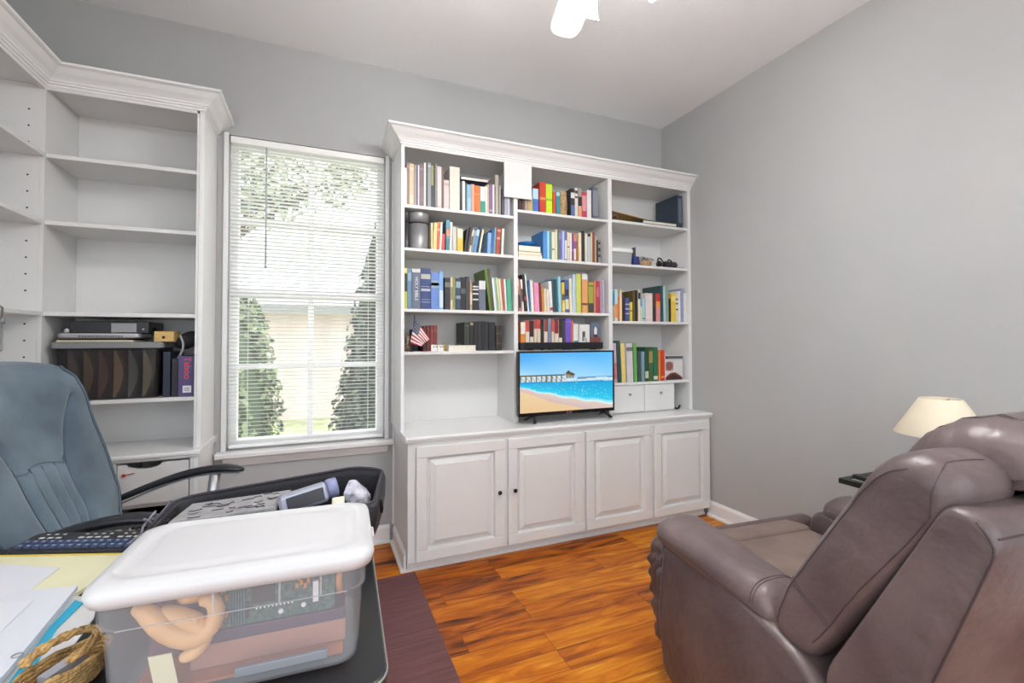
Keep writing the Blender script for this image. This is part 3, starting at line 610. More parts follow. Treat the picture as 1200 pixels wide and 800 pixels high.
row('M', 2, 600, 310, 8, [
 (68,84,130,'#c98a72','salmon and black',-18,B((.5,.9,'#2a2624'))),(96,114,140,'#d8cfc8','white patterned',-18,B((.3,.7,'#4a4040'))),(124,146,96,'#2f2723','dark brown',-30,B((.6,.7,'#a8403a'))),(149,162,92,'#c9d6dc','pale blue',-30),(164,178,148,'#3f6a92','blue',-14),(182,208,146,'#dcdad2','white',-14),(214,258,172,'#d98aac','pink',-10),(262,280,172,'#6b2a24','dark red',-10),(284,300,212,'#cf8a3a','orange',-8),(304,326,225,'#d9ccb0','cream',-6),(330,352,232,'#dcd4c4','ivory',-6),(356,384,156,'#d9dbd9','white',-14,B((.85,.95,'#b0483a'))),(388,410,142,'#2a4a54','dark teal',-14),(414,434,140,'#31545c','teal',-12),(440,466,112,'#8fc0cf','light blue',-12),(472,498,166,'#d6b23a','yellow and grey',-6,B((.4,.6,'#4c5660'),(.7,.95,'#e0cc6a'))),(502,536,142,'#44609c','blue and yellow',-6,B((.3,.5,'#2c3440'),(.6,.9,'#d8d0a8'))),(542,566,130,'#d8d2b4','cream',-6),(570,600,92,'#b4c6d8','pale blue',-2),(604,648,86,'#c3cc62','lime yellow',-2),(658,710,88,'#d69a66','salmon white topped',0,B((.0,.14,'#d6d4d2'),(.75,.8,'#5a3a24'))),(718,766,166,'#9a9a3c','olive and charcoal',0,B((.68,.98,'#3c3e40'),(.1,.14,'#4a4a2a'))),(772,786,152,'#cf8a6c','salmon'),(790,820,152,'#b03440','red',0,B((.2,.5,'#c9686c'))),(827,845,152,'#9f8fa4','lilac grey'),(848,868,150,'#b3a8b4','pale lilac')])
row('M', 3, 600, 310, 8, [
 (82,124,540,'#cf8030','orange white topped',0,B((.0,.42,'#d8d4cc'))),(128,164,522,'#cfc2b0','cream red topped',0,B((.0,.38,'#b84a40'))),(168,202,525,'#3a2022','dark maroon',0,B((.55,.95,'#cfc6bc'))),(208,236,515,'#d3c4ae','cream red topped',0,B((.0,.3,'#a83a34'))),(240,268,515,'#d0c0aa','cream red topped',0,B((.0,.3,'#a83c36'))),(273,299,515,'#241f20','black'),(303,333,512,'#d2c6b6','cream brown topped',0,B((.0,.4,'#7a3c30'))),(337,368,505,'#76809c','grey blue'),(372,396,515,'#b8504a','red and cream',0,B((.4,.98,'#cfc4b0'))),(400,436,520,'#d0c4b0','cream red topped',0,B((.0,.45,'#7a1c22'))),(440,470,515,'#cfc8bc','white black topped',0,B((.0,.6,'#2a2628'))),(474,498,515,'#3a3a36','charcoal'),(502,553,505,'#6d4fb4','purple',0,B((.1,.12,'#8f78c8'),(.8,.82,'#8f78c8'))),(556,574,525,'#c9683a','orange'),(578,622,555,'#d4d6d4','white and teal',0,B((.65,.98,'#2a8a98')))])
row('R', 2, 700, 320, 10, [
 (170,203,240,'#3f7f96','teal tan based',0,B((.45,.98,'#b89a78'))),(207,240,195,'#a9cfdc','light blue and orange',0,B((.45,.9,'#d68a4c'))),(244,262,280,'#cf7434','orange'),(265,290,190,'#d9c8a8','cream'),(296,326,225,'#3a2420','dark brown'),(330,376,290,'#3a4a7c','navy lettered',0,B((.25,.3,'#a8aec4'),(.45,.5,'#a8aec4'),(.65,.7,'#a8aec4'))),(384,412,340,'#cdbf4a','yellow olive',0,B((.4,.5,'#8a7f2e'))),(418,442,212,'#5c4f24','dark olive gold'),(446,474,202,'#1f2020','black'),(480,506,192,'#d6cfbc','white black banded',0,B((.1,.3,'#2a2828'))),(510,526,390,'#cad6b0','pale green'),(529,558,290,'#9cc2d4','light blue',0,B((.85,.9,'#4c5a70'))),(566,648,235,'#cfc0bd','thick pinkish white',0,B((.1,.9,'#d6cac7'))),(654,686,235,'#4a342e','dark brown',0,B((.5,.95,'#2f2a2c'))),(692,738,240,'#cf8a8a','pink orange banded',0,B((.28,.46,'#e0962e'),(.0,.28,'#b8282a'))),(744,774,147,'#2f4a4c','dark teal',-3),(778,804,150,'#9cc4cc','light blue',-3),(807,836,155,'#8a9a86','grey green'),(842,862,300,'#2a2220','short black'),(868,918,235,'#d9bc4a','yellow',0,B((.1,.3,'#e4cf78'))),(922,948,230,'#d6ccb4','cream black lettered',0,B((.2,.25,'#3a3430'),(.35,.4,'#3a3430'),(.55,.6,'#3a3430'))),(951,976,210,'#dcdad6','white'),(980,1012,182,'#8a92b8','blue violet'),(1015,1050,230,'#d2d4cc','pale grey')])
row('R', 3, 700, 385, 7.617, [
 (150,180,130,'#c2a4b4','lilac and pink',-12,B((.5,.9,'#b8737c'))),(186,214,110,'#244a48','dark teal green',-12),(222,256,132,'#d8c478','pale yellow',-12),(268,322,132,'#c9c6ca','grey white',-8,B((.1,.2,'#6a686c'))),(330,358,128,'#5f9c4a','leaf green',-8),(366,392,210,'#33484c','dark slate',-4),(396,424,205,'#6f8a94','grey blue',-2),(428,458,168,'#1f4a34','dark green',0,B((.7,.9,'#b9bfa8'))),(462,498,172,'#3f5a30','green gold marked',0,B((.1,.45,'#9a8a4a'))),(502,540,166,'#1a6a4c','emerald green',0,B((.85,.95,'#c9cfc0'))),(548,566,190,'#d9823a','orange'),(570,602,192,'#c43a1c','red orange',0,B((.85,.9,'#dba07a')))])
# books and objects that lie flat or face the room
def lying(name, label, u0, u1, v, za, zb, d, c, group=None, y=YS, cat='book'):
    f = MB(); x0, x1 = on_y(u0, v, y).x, on_y(u1, v, y).x; t = .0025
    f.box(x0, x1, y, y+d, za, za+t); f.box(x0, x1, y, y+d, zb-t, zb); f.box(x0, x0+t, y, y+d, za+t, zb-t); f.box(x0+t, x1-.003, y+.003, y+d-.003, za+t, zb-t, 1)
    return tag(f.build(name, [bookmat(c), page]), label, cat, group)
zt = on_y(560, 212.6, YS).z
zt = max(zt, max((o.location.z+o.dimensions.z for o in C.objects if o.get('group') == 'books on the top shelf of the left bay' and on_y(539.5, 240, YS).x < o.location.x < on_y(568, 240, YS).x), default=0)+.003)
lying('book', 'thin navy backed book lying flat across the leaning books on the top left shelf', 540, 572, 212, zt, zt+.022, .15, '#2a2c58')
pic = MB(); a = on_y(583, 240, YS+.05)
MZ = SZ['M'][1]
lying('book', 'cream book lying lowest in the flat pile of three beside the tall blue book', 607.5, 636, 302, MZ+.0005, MZ+.021, .16, '#cfc09c')
lying('book', 'cream book lying in the middle of the flat pile beside the tall blue book', 607.5, 635, 302, MZ+.0215, MZ+.040, .15, '#d6c8a6')
lying('book', 'dark backed tan book lying on top of the flat pile under the blue dish', 607.5, 634, 302, MZ+.0405, MZ+.082, .14, '#5a3520')
c = on_y(617.5, 290, YS+.06)
f = MB(); f.lathe([(.02, 0), (.045, .004), (.062, .022), (.066, .033), (.062, .033), (.058, .022), (.042, .008), (.005, .006)], (c.x+.01, YS+.085, MZ+.0825), 28)
tag(f.build('blue_dish', mat('blue_glaze', '#1f6ab0', .2), smooth=True), 'shallow bright blue dish on the flat pile of books', 'dish')
# metal canisters
def canister(label, u0, u1, v0, v1, y, m, band=True):
    r = (on_y(u1, v1, y).x-on_y(u0, v1, y).x)/2; cx = on_y((u0+u1)/2, v1, y).x; z0 = SZ['L'][1]; h = on_y((u0+u1)/2, v0, y).z-z0
    cx = max(cx, XB0+.022+r)
    t = thing('canister', label, 'canister', (cx, y+r*.3, z0)); cy = y+r
    MB().lathe([(r*.93, .0005), (r*.95, .004), (r*.95, h*.70)], (cx, cy, z0), 36).build('body', m, t, smooth=True)
    MB().lathe([(r*.97, h*.70), (r*.97, h*.735)], (cx, cy, z0), 36).build('seal', mat('black_rubber', '#1a1a1b', .7), t, smooth=True)
    MB().lathe([(r, h*.735), (r, h*.97), (r*.96, h), (0.001, h)], (cx, cy, z0), 36).build('lid', m, t, smooth=True)
canister('large brushed steel canister with black seal at the left of the second shelf', 480, 505.6, 248, 289, YF+.02, steel)
canister('slim dark steel canister at the far left edge behind the large one', 471, 477.6, 247.5, 288, YF+.03, mat('dark_steel', '#4c4c4e', .4, metal=.4))
# woven basket jar on the top middle shelf
z0 = SZ['M'][0]; x0, x1 = on_y(656.8, 248, YS).x, on_y(667.5, 248, YS).x; r = (x1-x0)/2
f = MB(); hh = on_y(662, 224.5, YS).z-z0; prof = [(r*.8, .0005)]
for k in range(25):
    t = k/24; prof.append((r*(.86+.12*math.sin(PI*min(1, t*1.2)))+.0012*math.sin(k*PI), hh*t)); prof.append((r*(.83+.12*math.sin(PI*min(1, t*1.2))), hh*(t+.02)))
prof.append((r*.3, hh*1.04))
wick = mat('wicker', '#a98c64', .75, noise=.35, nscale=60, bump=.5, bscale=120)
tag(f.lathe(prof, ((x0+x1)/2, YS+r+.004, z0), 28).build('woven_jar', wick, smooth=False), 'tan woven jar between the teal and patterned books on the top middle shelf', 'jar')
# framed picture leaning at the right end of the top left shelf
# facing pocket books in the lowest middle row
z0 = SZ['M'][3]; 
def facing(label, u0, u1, vt, c, fn, y):
    x0, x1 = on_y(u0, 395, y).x, on_y(u1, 395, y).x; h = on_y((u0+u1)/2, vt, y).z-z0
    t = MB(); t.box(x0, x1, y, y+.002, z0+.0005, z0+h); t.box(x0, x1, y+.012, y+.014, z0+.0005, z0+h); t.box(x0, x0+.002, y+.002, y+.012, z0+.0005, z0+h); t.box(x0+.002, x1-.003, y+.002, y+.012, z0+.003, z0+h-.003, 1)
    o = tag(t.build('book', [bookmat(c), page]), label, 'book', 'books facing out above the soundbar')
    picture('cover_picture', (x0+.001, y-.0006, z0+.001), (x1-x0-.002, 0, 0), (0, 0, h-.002), 14, 18, fn, pic_mat('printed_cover'), o)
facing('white book facing out with a small dark picture above the soundbar', 678.8, 691, 380, '#d6d4d0', lambda s, t: '#3c3a3c' if .3 < s < .6 and .35 < t < .75 and not (.42 < s < .5 and t < .5) else ('#55504e' if .62 < s < .75 and .3 < t < .45 else '#d9d7d3'), YS+.008)
facing('grey blue book facing out with gold base and a portrait above the soundbar', 692, 703.8, 377.5, '#5a6070', lambda s, t: '#c79a2a' if t < .22 else ('#d8d2ca' if (s-.5)**2/.05+(t-.68)**2/.03 < .6 else ('#7a3a30' if .25 < t < .42 else ('#2c2f3a' if .3 < s < .7 and t < .6 else '#5a6278'))), YS+.009)
# soundbar on the shelf above the television
zb = SZ['M'][3]; sx0, sx1 = on_y(609.4, 404, YF-.005).x, on_y(706.2, 404, YF-.005).x
sb = thing('soundbar', 'slim black soundbar on the shelf above the television', 'soundbar', ((sx0+sx1)/2, YF+.02, zb))
MB().box(sx0+.03, sx1-.001, YF-.014, YF+.045, zb+.006, zb+.052).build('grille', mat('black_grille', '#0d0d12', .7, bump=.3, bscale=900), sb, bevel=.004)
MB().box(sx0, sx0+.0295, YF-.014, YF+.045, zb+.006, zb+.052).build('end_panel', mat('soft_black', '#1c1c20', .5), sb, bevel=.004)
f = MB(); f.box(sx0+.05, sx0+.09, YF-.0, YF+.04, zb+.0004, zb+.006); f.box(sx1-.09, sx1-.05, YF, YF+.04, zb+.0004, zb+.006); f.build('feet', black, sb)
# ---- right bay top shelf
z0 = SZ['R'][0]; y = YS
bx0, bx1 = on_y(794, 262, YS).x, on_y(799.7, 262, YS).x; hb = on_y(797, 228.5, YS).z-z0
bi = thing('navy_binder', 'tall navy binder standing at the right end of the top right shelf', 'binder', (bx0, YS+.1, z0))
MB().box(bx0, bx1, YS, YS+.25, z0+.0005, z0+hb).build('cover', mat('navy_cloth', '#2d3a4a', .55, noise=.08, nscale=40), bi, bevel=.003)
MB().box(bx0+.008, bx1-.008, YS-.0012, YS-.0002, z0+.04, z0+hb-.03).build('spine_label', mat('grey_spine', '#5d6674', .5), bi)
x0, x1 = on_y(753.5, 262, YS).x, bx0-.004
f = MB(); f.box(x0, x1, YS+.002, YS+.2, z0+.004, z0+.008); f.box(x0, x1, YS+.002, YS+.2, z0+.026, z0+.03); f.box(x0+.004, x1-.004, YS+.006, YS+.195, z0+.008, z0+.026, 1); f.box(x0, x0+.004, YS+.002, YS+.2, z0+.008, z0+.026)
f.box(x0+.01, x1-.01, YS+.01, YS+.19, z0+.0005, z0+.004)
tag(f.build('book', [mat('dark_teal_cover', '#20404a', .4), page]), 'dark teal book lying flat against the navy binder on the top right shelf', 'book')
def sheet(name, label, cat, pts, th, m, group=None):
    f = MB(); n = len(pts); f.v = [Vector(p) for p in pts]+[Vector(p)+Vector((0, 0, th)) for p in pts]
    f.f = [tuple(range(n)), tuple(range(n, 2*n))]+[(i, (i+1) % n, n+(i+1) % n, n+i) for i in range(n)]; f.mi = [0]*len(f.f)
    return tag(f.build(name, m), label, cat, group)
xa = on_y(717.5, 258, YS).x; xb = on_y(754, 262, YS).x
sheet('paper_sheet', 'white sheet of paper lying under the tan folder on the top right shelf', 'paper', [(xa+.012, YS, z0+.0006), (xb-.005, YS, z0+.0006), (xb-.005, YS+.2, z0+.0006), (xa+.012, YS+.2, z0+.0006)], .004, paper)
sheet('file_folder', 'tan paper folder sloping on the top right shelf', 'folder', [(xa+.004, YS+.03, z0+.075), (xb+.05, YS+.012, z0+.034), (xb+.12, YS+.2, z0+.046), (xa+.004, YS+.22, z0+.079)], .004, mat('manila', '#b98e48', .7))
sheet('file_folder', 'green folder edge lying on the dark teal book', 'folder', [(x0+.03, YS+.02, z0+.0305), (x0+.19, YS+.03, z0+.0305), (x0+.19, YS+.19, z0+.0305), (x0+.03, YS+.19, z0+.0305)], .009, mat('green_card', '#1f7a50', .6))
f = MB(); pts = [(xa+.035+.022*math.cos(t)*(1-.02*t), YS+.012+.012*math.sin(2*t), z0+.03+.02*math.sin(t)) for t in [i*.5 for i in range(20)]]; f.tube(pts, .0025, 6)
tag(f.build('coiled_cable', mat('grey_cable', '#6e6e70', .5), smooth=True), 'small coiled grey cable at the left of the top right shelf', 'cable')
# ---- right bay second shelf
z0 = SZ['R'][1]; x0, x1 = on_y(717.6, 309, YS).x, on_y(742, 309, YS).x
pb = thing('plastic_box', 'small grey plastic food box with white lid on the second right shelf', 'box', ((x0+x1)/2, YS+.06, z0)); hh = on_y(730, 294, YS).z-z0
f = MB(); tray(f, x0, x1, YS, YS+.14, z0+.0005, z0+hh, .015, .006, .002); f.build('body', mat('frosted_grey', '#9b9c9c', .4), pb)
f = MB(); cx, cy, hx = (x0+x1)/2, YS+.07, (x1-x0)/2
f.loft([[(px_, py_, z) for px_, py_ in rrect(cx, cy, hx+d, .07+d, .016)] for d, z in ((.003, z0+hh-.006), (.004, z0+hh), (.003, z0+hh+.016), (-.004, z0+hh+.022))]); f.build('lid', mat('white_plastic', '#e6e6e4', .35), pb)
x0, x1 = on_y(742.8, 310, YS).x, on_y(749.5, 310, YS).x
ub = thing('blue_box', 'small blue box holding a grey card beside the plastic food box', 'box', ((x0+x1)/2, YS+.03, z0))
MB().box(x0, x1, YS, YS+.06, z0+.0005, z0+.065).build('body', mat('dark_blue_card', '#2e3c74', .5), ub, bevel=.002)
MB().box(x0+.02, x0+.026, YS+.01, YS+.05, z0+.065, z0+.135).build('card', mat('grey_card', '#5c5a60', .5), ub)
x0, x1 = on_y(752.4, 311, YS).x, on_y(768, 311, YS).x
sbk = thing('small_basket', 'small round tan basket on the second right shelf', 'basket', ((x0+x1)/2, YS+.06, z0)); r = (x1-x0)/2
MB().lathe([(r*.85, .0005), (r*.95, .012), (r, .028), (r*.98, .04), (r*.9, .042), (r*.88, .03), (r*.8, .01)], ((x0+x1)/2, YS+r, z0), 28).build('body', wick, sbk, smooth=True)
f = MB(); cx = (x0+x1)/2
f.tube([(cx-.05+.02*t+.03*math.sin(5*t), YS+.04+.03*math.cos(4*t), z0+.046+.022*abs(math.sin(2.3*t))) for t in [i*.16 for i in range(30)]], .003, 6)
tag(f.build('charger_cable', mat('beige_cable', '#8a8378', .5), smooth=True), 'tangled thin cable heaped in the small tan basket', 'cable')
def gadget(label, u0, u1, m, seed, h):
    rr = random.Random(seed); x0, x1 = on_y(u0, 312, YS).x, on_y(u1, 312, YS).x; f = MB(); cx = (x0+x1)/2; w = (x1-x0)/2
    t = thing('headphones' if seed == 1 else 'goggles', label, 'headphones' if seed == 1 else 'goggles', (cx, YS+.05, z0))
    for s in (-1, 1):
        f = MB(); f.lathe([(.002, -.012), (.022, -.011), (.026, 0), (.022, .011), (.002, .012)], (cx+s*w*.62, YS+.035, z0+.0275), 16, axis='x' if seed == 1 else 'y'); f.build('ear_cup' if seed == 1 else 'lens', m, t, smooth=True)
    f = MB(); f.tube([(cx+w*.62*math.cos(a), YS+.045+.02*math.sin(a), z0+.03+h*math.sin(a)) for a in [PI*i/12 for i in range(13)]], .006, 8); f.build('headband' if seed == 1 else 'strap', m, t, smooth=True)
gadget('black folded headphones on the second right shelf', 774, 785, black, 1, .05)
gadget('dark purple goggles at the right of the second right shelf', 786, 796, mat('dark_purple', '#2b2230', .4), 2, .042)
f = MB(); f.tube([(on_y(770+i*.25, 312, YS).x, YS+.02+.006*math.sin(i), z0+.0035) for i in range(20)], .003, 6)
tag(f.build('thin_cord', mat('grey_cord', '#77757a', .5), smooth=True), 'thin grey cord lying between basket and black headphones', 'cord')
f = MB(); f.box(on_y(795, 313, YS).x, on_y(801, 313, YS).x, YS-.004, YS+.03, z0+.0005, z0+.006); tag(f.build('purple_card', mat('lilac_card', '#9a86a8', .6)), 'thin lilac card at the right end of the second right shelf', 'card')
# ---- printed box at the end of the lowest right row
z0 = SZ['R'][3]; x0, x1 = on_y(780, 444, YS).x, on_y(801, 444, YS).x; hh = on_y(790, 416.5, YS).z-z0
wbx = thing('printed_box', 'white box with a red shoe like picture at the end of the lowest right shelf', 'box', ((x0+x1)/2, YS+.05, z0))
MB().box(x0, x1, YS+.004, YS+.10, z0+.0005, z0+hh).build('box', mat('glossy_white_card', '#d4d3d1', .3), wbx, bevel=.002)
def shoe(s, t):
    if t > .9: return '#54545c' if s > .1 else '#2c2c34'
    if t > .82: return '#c2c2c4'
    if s < .45 and .38 < t < .78: return '#8a5650' if (s-.22)**2/.05+(t-.58)**2/.05 < .8 else '#a79a96'
    c = .12+.2*math.sin(PI*min(1, s*1.1))
    if t < c and s < .95: return '#7a2c22' if t > c-.1 else '#3a2c28'
    return '#cfcfcd'
picture('picture', (x0+.003, YS+.0032, z0+.004), (x1-x0-.006, 0, 0), (0, 0, hh-.008), 26, 26, shoe, pic_mat('printed_cover'), wbx)
# ---- left bay lowest shelf: flag, pot, dice box, white book
z0 = SZ['L'][3]
fp = on_y(486, 412, YF+.04)
fl = thing('desk_flag', 'small american flag on a dark stick on the shelf left of the maroon books', 'flag', (fp.x, fp.y, z0))
base_p = on_y(482.5, 411, YF+.024); tip = on_y(485.7, 370.5, YF+.02)
f = MB(); f.lathe([(.016, .0005), (.016, .006), (.005, .010)], (base_p.x, YF+.024, z0), 16); f.build('base', black, fl)
b0 = Vector((base_p.x, YF+.024, z0+.008))
f = MB(); f.tube([b0, tip], .0028, 8); f.lathe([(.001, -.006), (.005, 0), (.001, .010)], tip, 8); f.build('stick', mat('dark_stick', '#2c2422', .5), fl)
A = on_y(486.5, 373.5, YF+.018); Bp = on_y(503.5, 397, YF-.004); Cp = on_y(493, 406, YF-.010); Dp = on_y(480.5, 402, YF+.014)
rows_, cols_ = 26, 39; me = bpy.data.meshes.new('cloth'); vs = []; fs = []; cc = []
def fpt(s, t):    # s along the hoist (top to bottom), t along the fly
    hoist = A.lerp(Dp, s); fly = Bp.lerp(Cp, s); p = hoist.lerp(fly, t); return p+Vector((0, -.012*math.sin(PI*t)+.006*math.sin(9*s+3*t)*t, 0))
for j in range(rows_+1):
    for i in range(cols_+1): vs.append(fpt(j/rows_, i/cols_)-Vector(fl['_o']))
for j in range(rows_):
    for i in range(cols_):
        k = j*(cols_+1)+i; fs.append((k, k+1, k+cols_+2, k+cols_+1)); st = j//2
        if j < 14 and i < 15: c_ = '#3c4056' if not (j % 3 == 1 and i % 3 == 1) else '#c9c9d0'
        else: c_ = '#a5343c' if st % 2 == 0 else '#e2dedd'
        cc.append(c_)
me.from_pydata(vs, [], fs); me.materials.append(pic_mat('flag_print', rough=.7)); at = me.color_attributes.new('picture', 'FLOAT_COLOR', 'CORNER')
for p, c_ in zip(me.polygons, cc):
    p.use_smooth = True
    for li in p.loop_indices: at.data[li].color = (*lin(c_), 1)
fo = bpy.data.objects.new('cloth', me); C.objects.link(fo); fo.parent = fl
q = on_y(477.5, 410, YF+.03)
f = MB(); f.lathe([(.022, .0005), (.03, .02), (.031, .05), (.024, .08), (.018, .09), (.02, .1), (.016, .1), (.014, .085), (.01, .01)], (max(q.x, XB0+.054), YF+.085, z0), 24)
tag(f.build('mottled_vase', mat('mottled_glaze', '#2a2320', .35, noise=.6, nscale=60, col2='#a08a70'), smooth=True), 'small dark mottled vase at the left end behind the flag', 'vase')
x0, x1 = on_y(504.5, 410, YF+.03).x, on_y(519, 410, YF+.03).x
db = thing('dice_box', 'white block with dark square dots beside the flag', 'box', ((x0+x1)/2, YF+.045, z0))
f = MB(); f.box(x0, (x0+x1)/2-.002, YF+.012, YF+.055, z0+.0005, z0+.040); f.box((x0+x1)/2+.002, x1, YF+.012, YF+.055, z0+.0005, z0+.038); f.box((x0+x1)/2-.002, (x0+x1)/2+.002, YF+.016, YF+.05, z0+.002, z0+.034); f.build('body', mat('white_block', '#e4e2de', .5), db, bevel=.002)
f = MB()
for xx in (x0+.012, x0+.027, (x0+x1)/2+.016, (x0+x1)/2+.03): f.box(xx, xx+.007, YF+.0112, YF+.0119, z0+.024, z0+.031)
f.build('dots', black, db)
x0, x1 = on_y(518, 409, YF+.06).x, on_y(525, 409, YF+.06).x
f = MB(); r = (x1-x0)/2; f.lathe([(r*.7, .0005), (r, .012), (r*.9, .034), (r*.4, .046), (r*.2, .048)], ((x0+x1)/2, YF+.10, z0), 18); tag(f.build('gold_trinket', mat('mottled_gold', '#a8904e', .45, noise=.4, nscale=60), smooth=True), 'small gold green trinket between the white block and lying white book', 'ornament')
x0, x1 = on_y(525.5, 409, YF+.02).x, on_y(544, 409, YF+.02).x
lying('book', 'white book lying flat on the shelf left of the black leather books', 526, 558, 409, z0+.0005, z0+.036, .044, '#d9d8d5', y=YF+.008)
o = [x for x in C.objects if x.get('group') == 'books on the fourth shelf of the left bay' and x.location.x < on_y(559, 409, YF+.02).x and x.location.x > on_y(543, 409, YF+.02).x]
c = on_y(536, 405, YF+.05)
f = MB(); f.lathe([(.019, 0), (.021, .004), (.014, .008), (.002, .009)], (c.x, YF+.030, z0+.0365), 20); tag(f.build('dark_saucer', mat('dark_ceramic', '#3c3a3c', .4), smooth=True), 'small dark saucer on the lying white book', 'saucer')
f = MB(); x0, x1 = on_y(477, 411, YF+.1).x, on_y(492, 411, YF+.1).x
b_ = add_book(max(x0, XB0+.09), max(x0, XB0+.09)+.03, z0, .135, .13, '#262a3a', 'dark navy book standing behind the small american flag', None, y=YF+.10)
# ================================================================== television
tx0, tx1, tz0, tz1, ty = 1.157, 1.878, .806, 1.2195, 2.655
tv = thing('television', 'black flat screen television showing a beach and pier, on the countertop', 'television', ((tx0+tx1)/2, ty, .757))
f = MB(); bz = .011
f.box(tx0, tx0+bz, ty, ty+.03, tz0, tz1); f.box(tx1-bz, tx1, ty, ty+.03, tz0, tz1); f.box(tx0+bz, tx1-bz, ty, ty+.03, tz1-bz, tz1); f.box(tx0+bz, tx1-bz, ty, ty+.03, tz0, tz0+.022)
f.build('bezel', mat('glossy_black', '#0c0c0e', .2), tv, bevel=.0015)
f = MB(); f.box(tx0+.004, tx1-.004, ty+.0305, ty+.045, tz0+.004, tz1-.004); f.box(tx0+.1, tx1-.1, ty+.0452, ty+.075, tz0+.01, tz1-.14); f.build('back_housing', black, tv, bevel=.003)
for x, s in ((1.27, -1), (1.80, 1)):
    f = MB()
    for (yy, d) in ((-.055, -1), (.085, 1)):
        f.obox((x-.011, ty+.014, tz0+.004), (.022, 0, 0), (s*.02, yy, -.0445), (0, 0, -.009*0+.008))
    f.box(x-.011, x+.011, ty+.004, ty+.026, tz0-.012, tz0+.004)
    f.build('foot', black, tv)
def mixc(a, b, k):
    k = max(0, min(1, k)); A_ = [int(a[i:i+2], 16) for i in (1, 3, 5)]; B_ = [int(b[i:i+2], 16) for i in (1, 3, 5)]
    return tuple((x+(y-x)*k)/255 for x, y in zip(A_, B_))
rb = random.Random(3)
def beach(s, t):
    jit = rb.uniform(-.5, .5)
    sea_top = .512-.02*s
    edge = .415-.50*s*(1-.12*math.sin(3*s)) + .012*math.sin(22*s)
    edge = .415-.07*s/.14 if False else (.42-.36*s-.03*math.sin(PI*s)+.01*math.sin(25*s))
    dry = .37-.66*s+.18*s*s+.012*math.sin(14*s)
    if .455 < s < .575 and t > .555:      # huts at the end of the pier
        if .635 < t < .692-abs(s-.505)*1.3: return mixc('#3a2c1e', '#6a4a2a', rb.random())
        if .605 < t < .655-abs(s-.545)*1.3: return mixc('#46341f', '#76542c', rb.random())
        if t < .635 and .47 < s < .56: return mixc('#5a432a', '#9a7a48', rb.random()) if (s*60) % 1 < .6 or t > .615 else mixc('#8fb0c4', '#b9cdd8', rb.random())
    if t > sea_top:
        if s < .47:
            if .608 < t < .632: return mixc('#4a4a40', '#6a6a5c', rb.random())
            if t < .608:
                if (s*19) % 1 < .28 or ((s*19+.5*(t-.5)*19) % 1 < .12): return mixc('#5a5a4a', '#7c7c68', rb.random())
                return mixc('#b9cdd8', '#d8e2e4', rb.random())
        elif t < .565 and s > .6: 
            if t > .54+.015*math.sin(9*s): return mixc('#7a9ab4', '#5c7f9c', rb.random())
            return mixc('#d8e8ee', '#a8cfe0', rb.random())
        elif t < .55: return mixc('#e8eef0', '#9cc8dc', rb.random())
        k = (t-.55)/.45; return mixc(tuple2hex(mixc('#b9dff2', '#8fcaf2', s)), tuple2hex(mixc('#3f9fe8', '#5ab4f0', s)), k+.08*math.sin(7*s+9*t)+.03*jit)
    if t > edge:
        k = (sea_top-t)/max(.03, sea_top-edge)
        c = mixc('#1f9fd6', '#28c0e4', k*1.3)
        if k > .82: c = mixc('#5cd0e8', '#e4eef0', (k-.82)/.18)
        if rb.random() < .05*k: c = mixc('#7cdcf0', '#e8f6f8', rb.random())
        if t > sea_top-.02: c = mixc('#1a86c8', '#2a9ad2', rb.random())
        return c
    if t > dry: return mixc('#c9b3b4', '#d8c4b6', (t-dry)/max(.02, edge-dry)+.2*jit)
    return mixc('#dfbe92', '#e6c9a4', t*2+.5*jit)
def tuple2hex(c): return '#%02x%02x%02x' % tuple(int(round(255*x)) for x in c)
picture('screen', (tx0+bz, ty+.004, tz0+.022), (tx1-tx0-2*bz, 0, 0), (0, 0, tz1-tz0-.022-bz), 150, 86, beach, pic_mat('beach_screen', emit=.62, rough=.15), tv)
f = MB(); f.lathe([(.0075, 0), (.0075, -.0012), (.0015, -.0014)], ((tx0+tx1)/2-.01, ty, tz0+.011), 16, axis='y'); f.build('logo_disc', mat('logo_red', '#9a2a44', .4), tv)
text_mesh('logo_letters', 'LG', .016, mat('logo_grey', '#9a9aa0', .4), tv, ((tx0+tx1)/2+.014, ty-.001, tz0+.011), (PI/2, 0, 0))
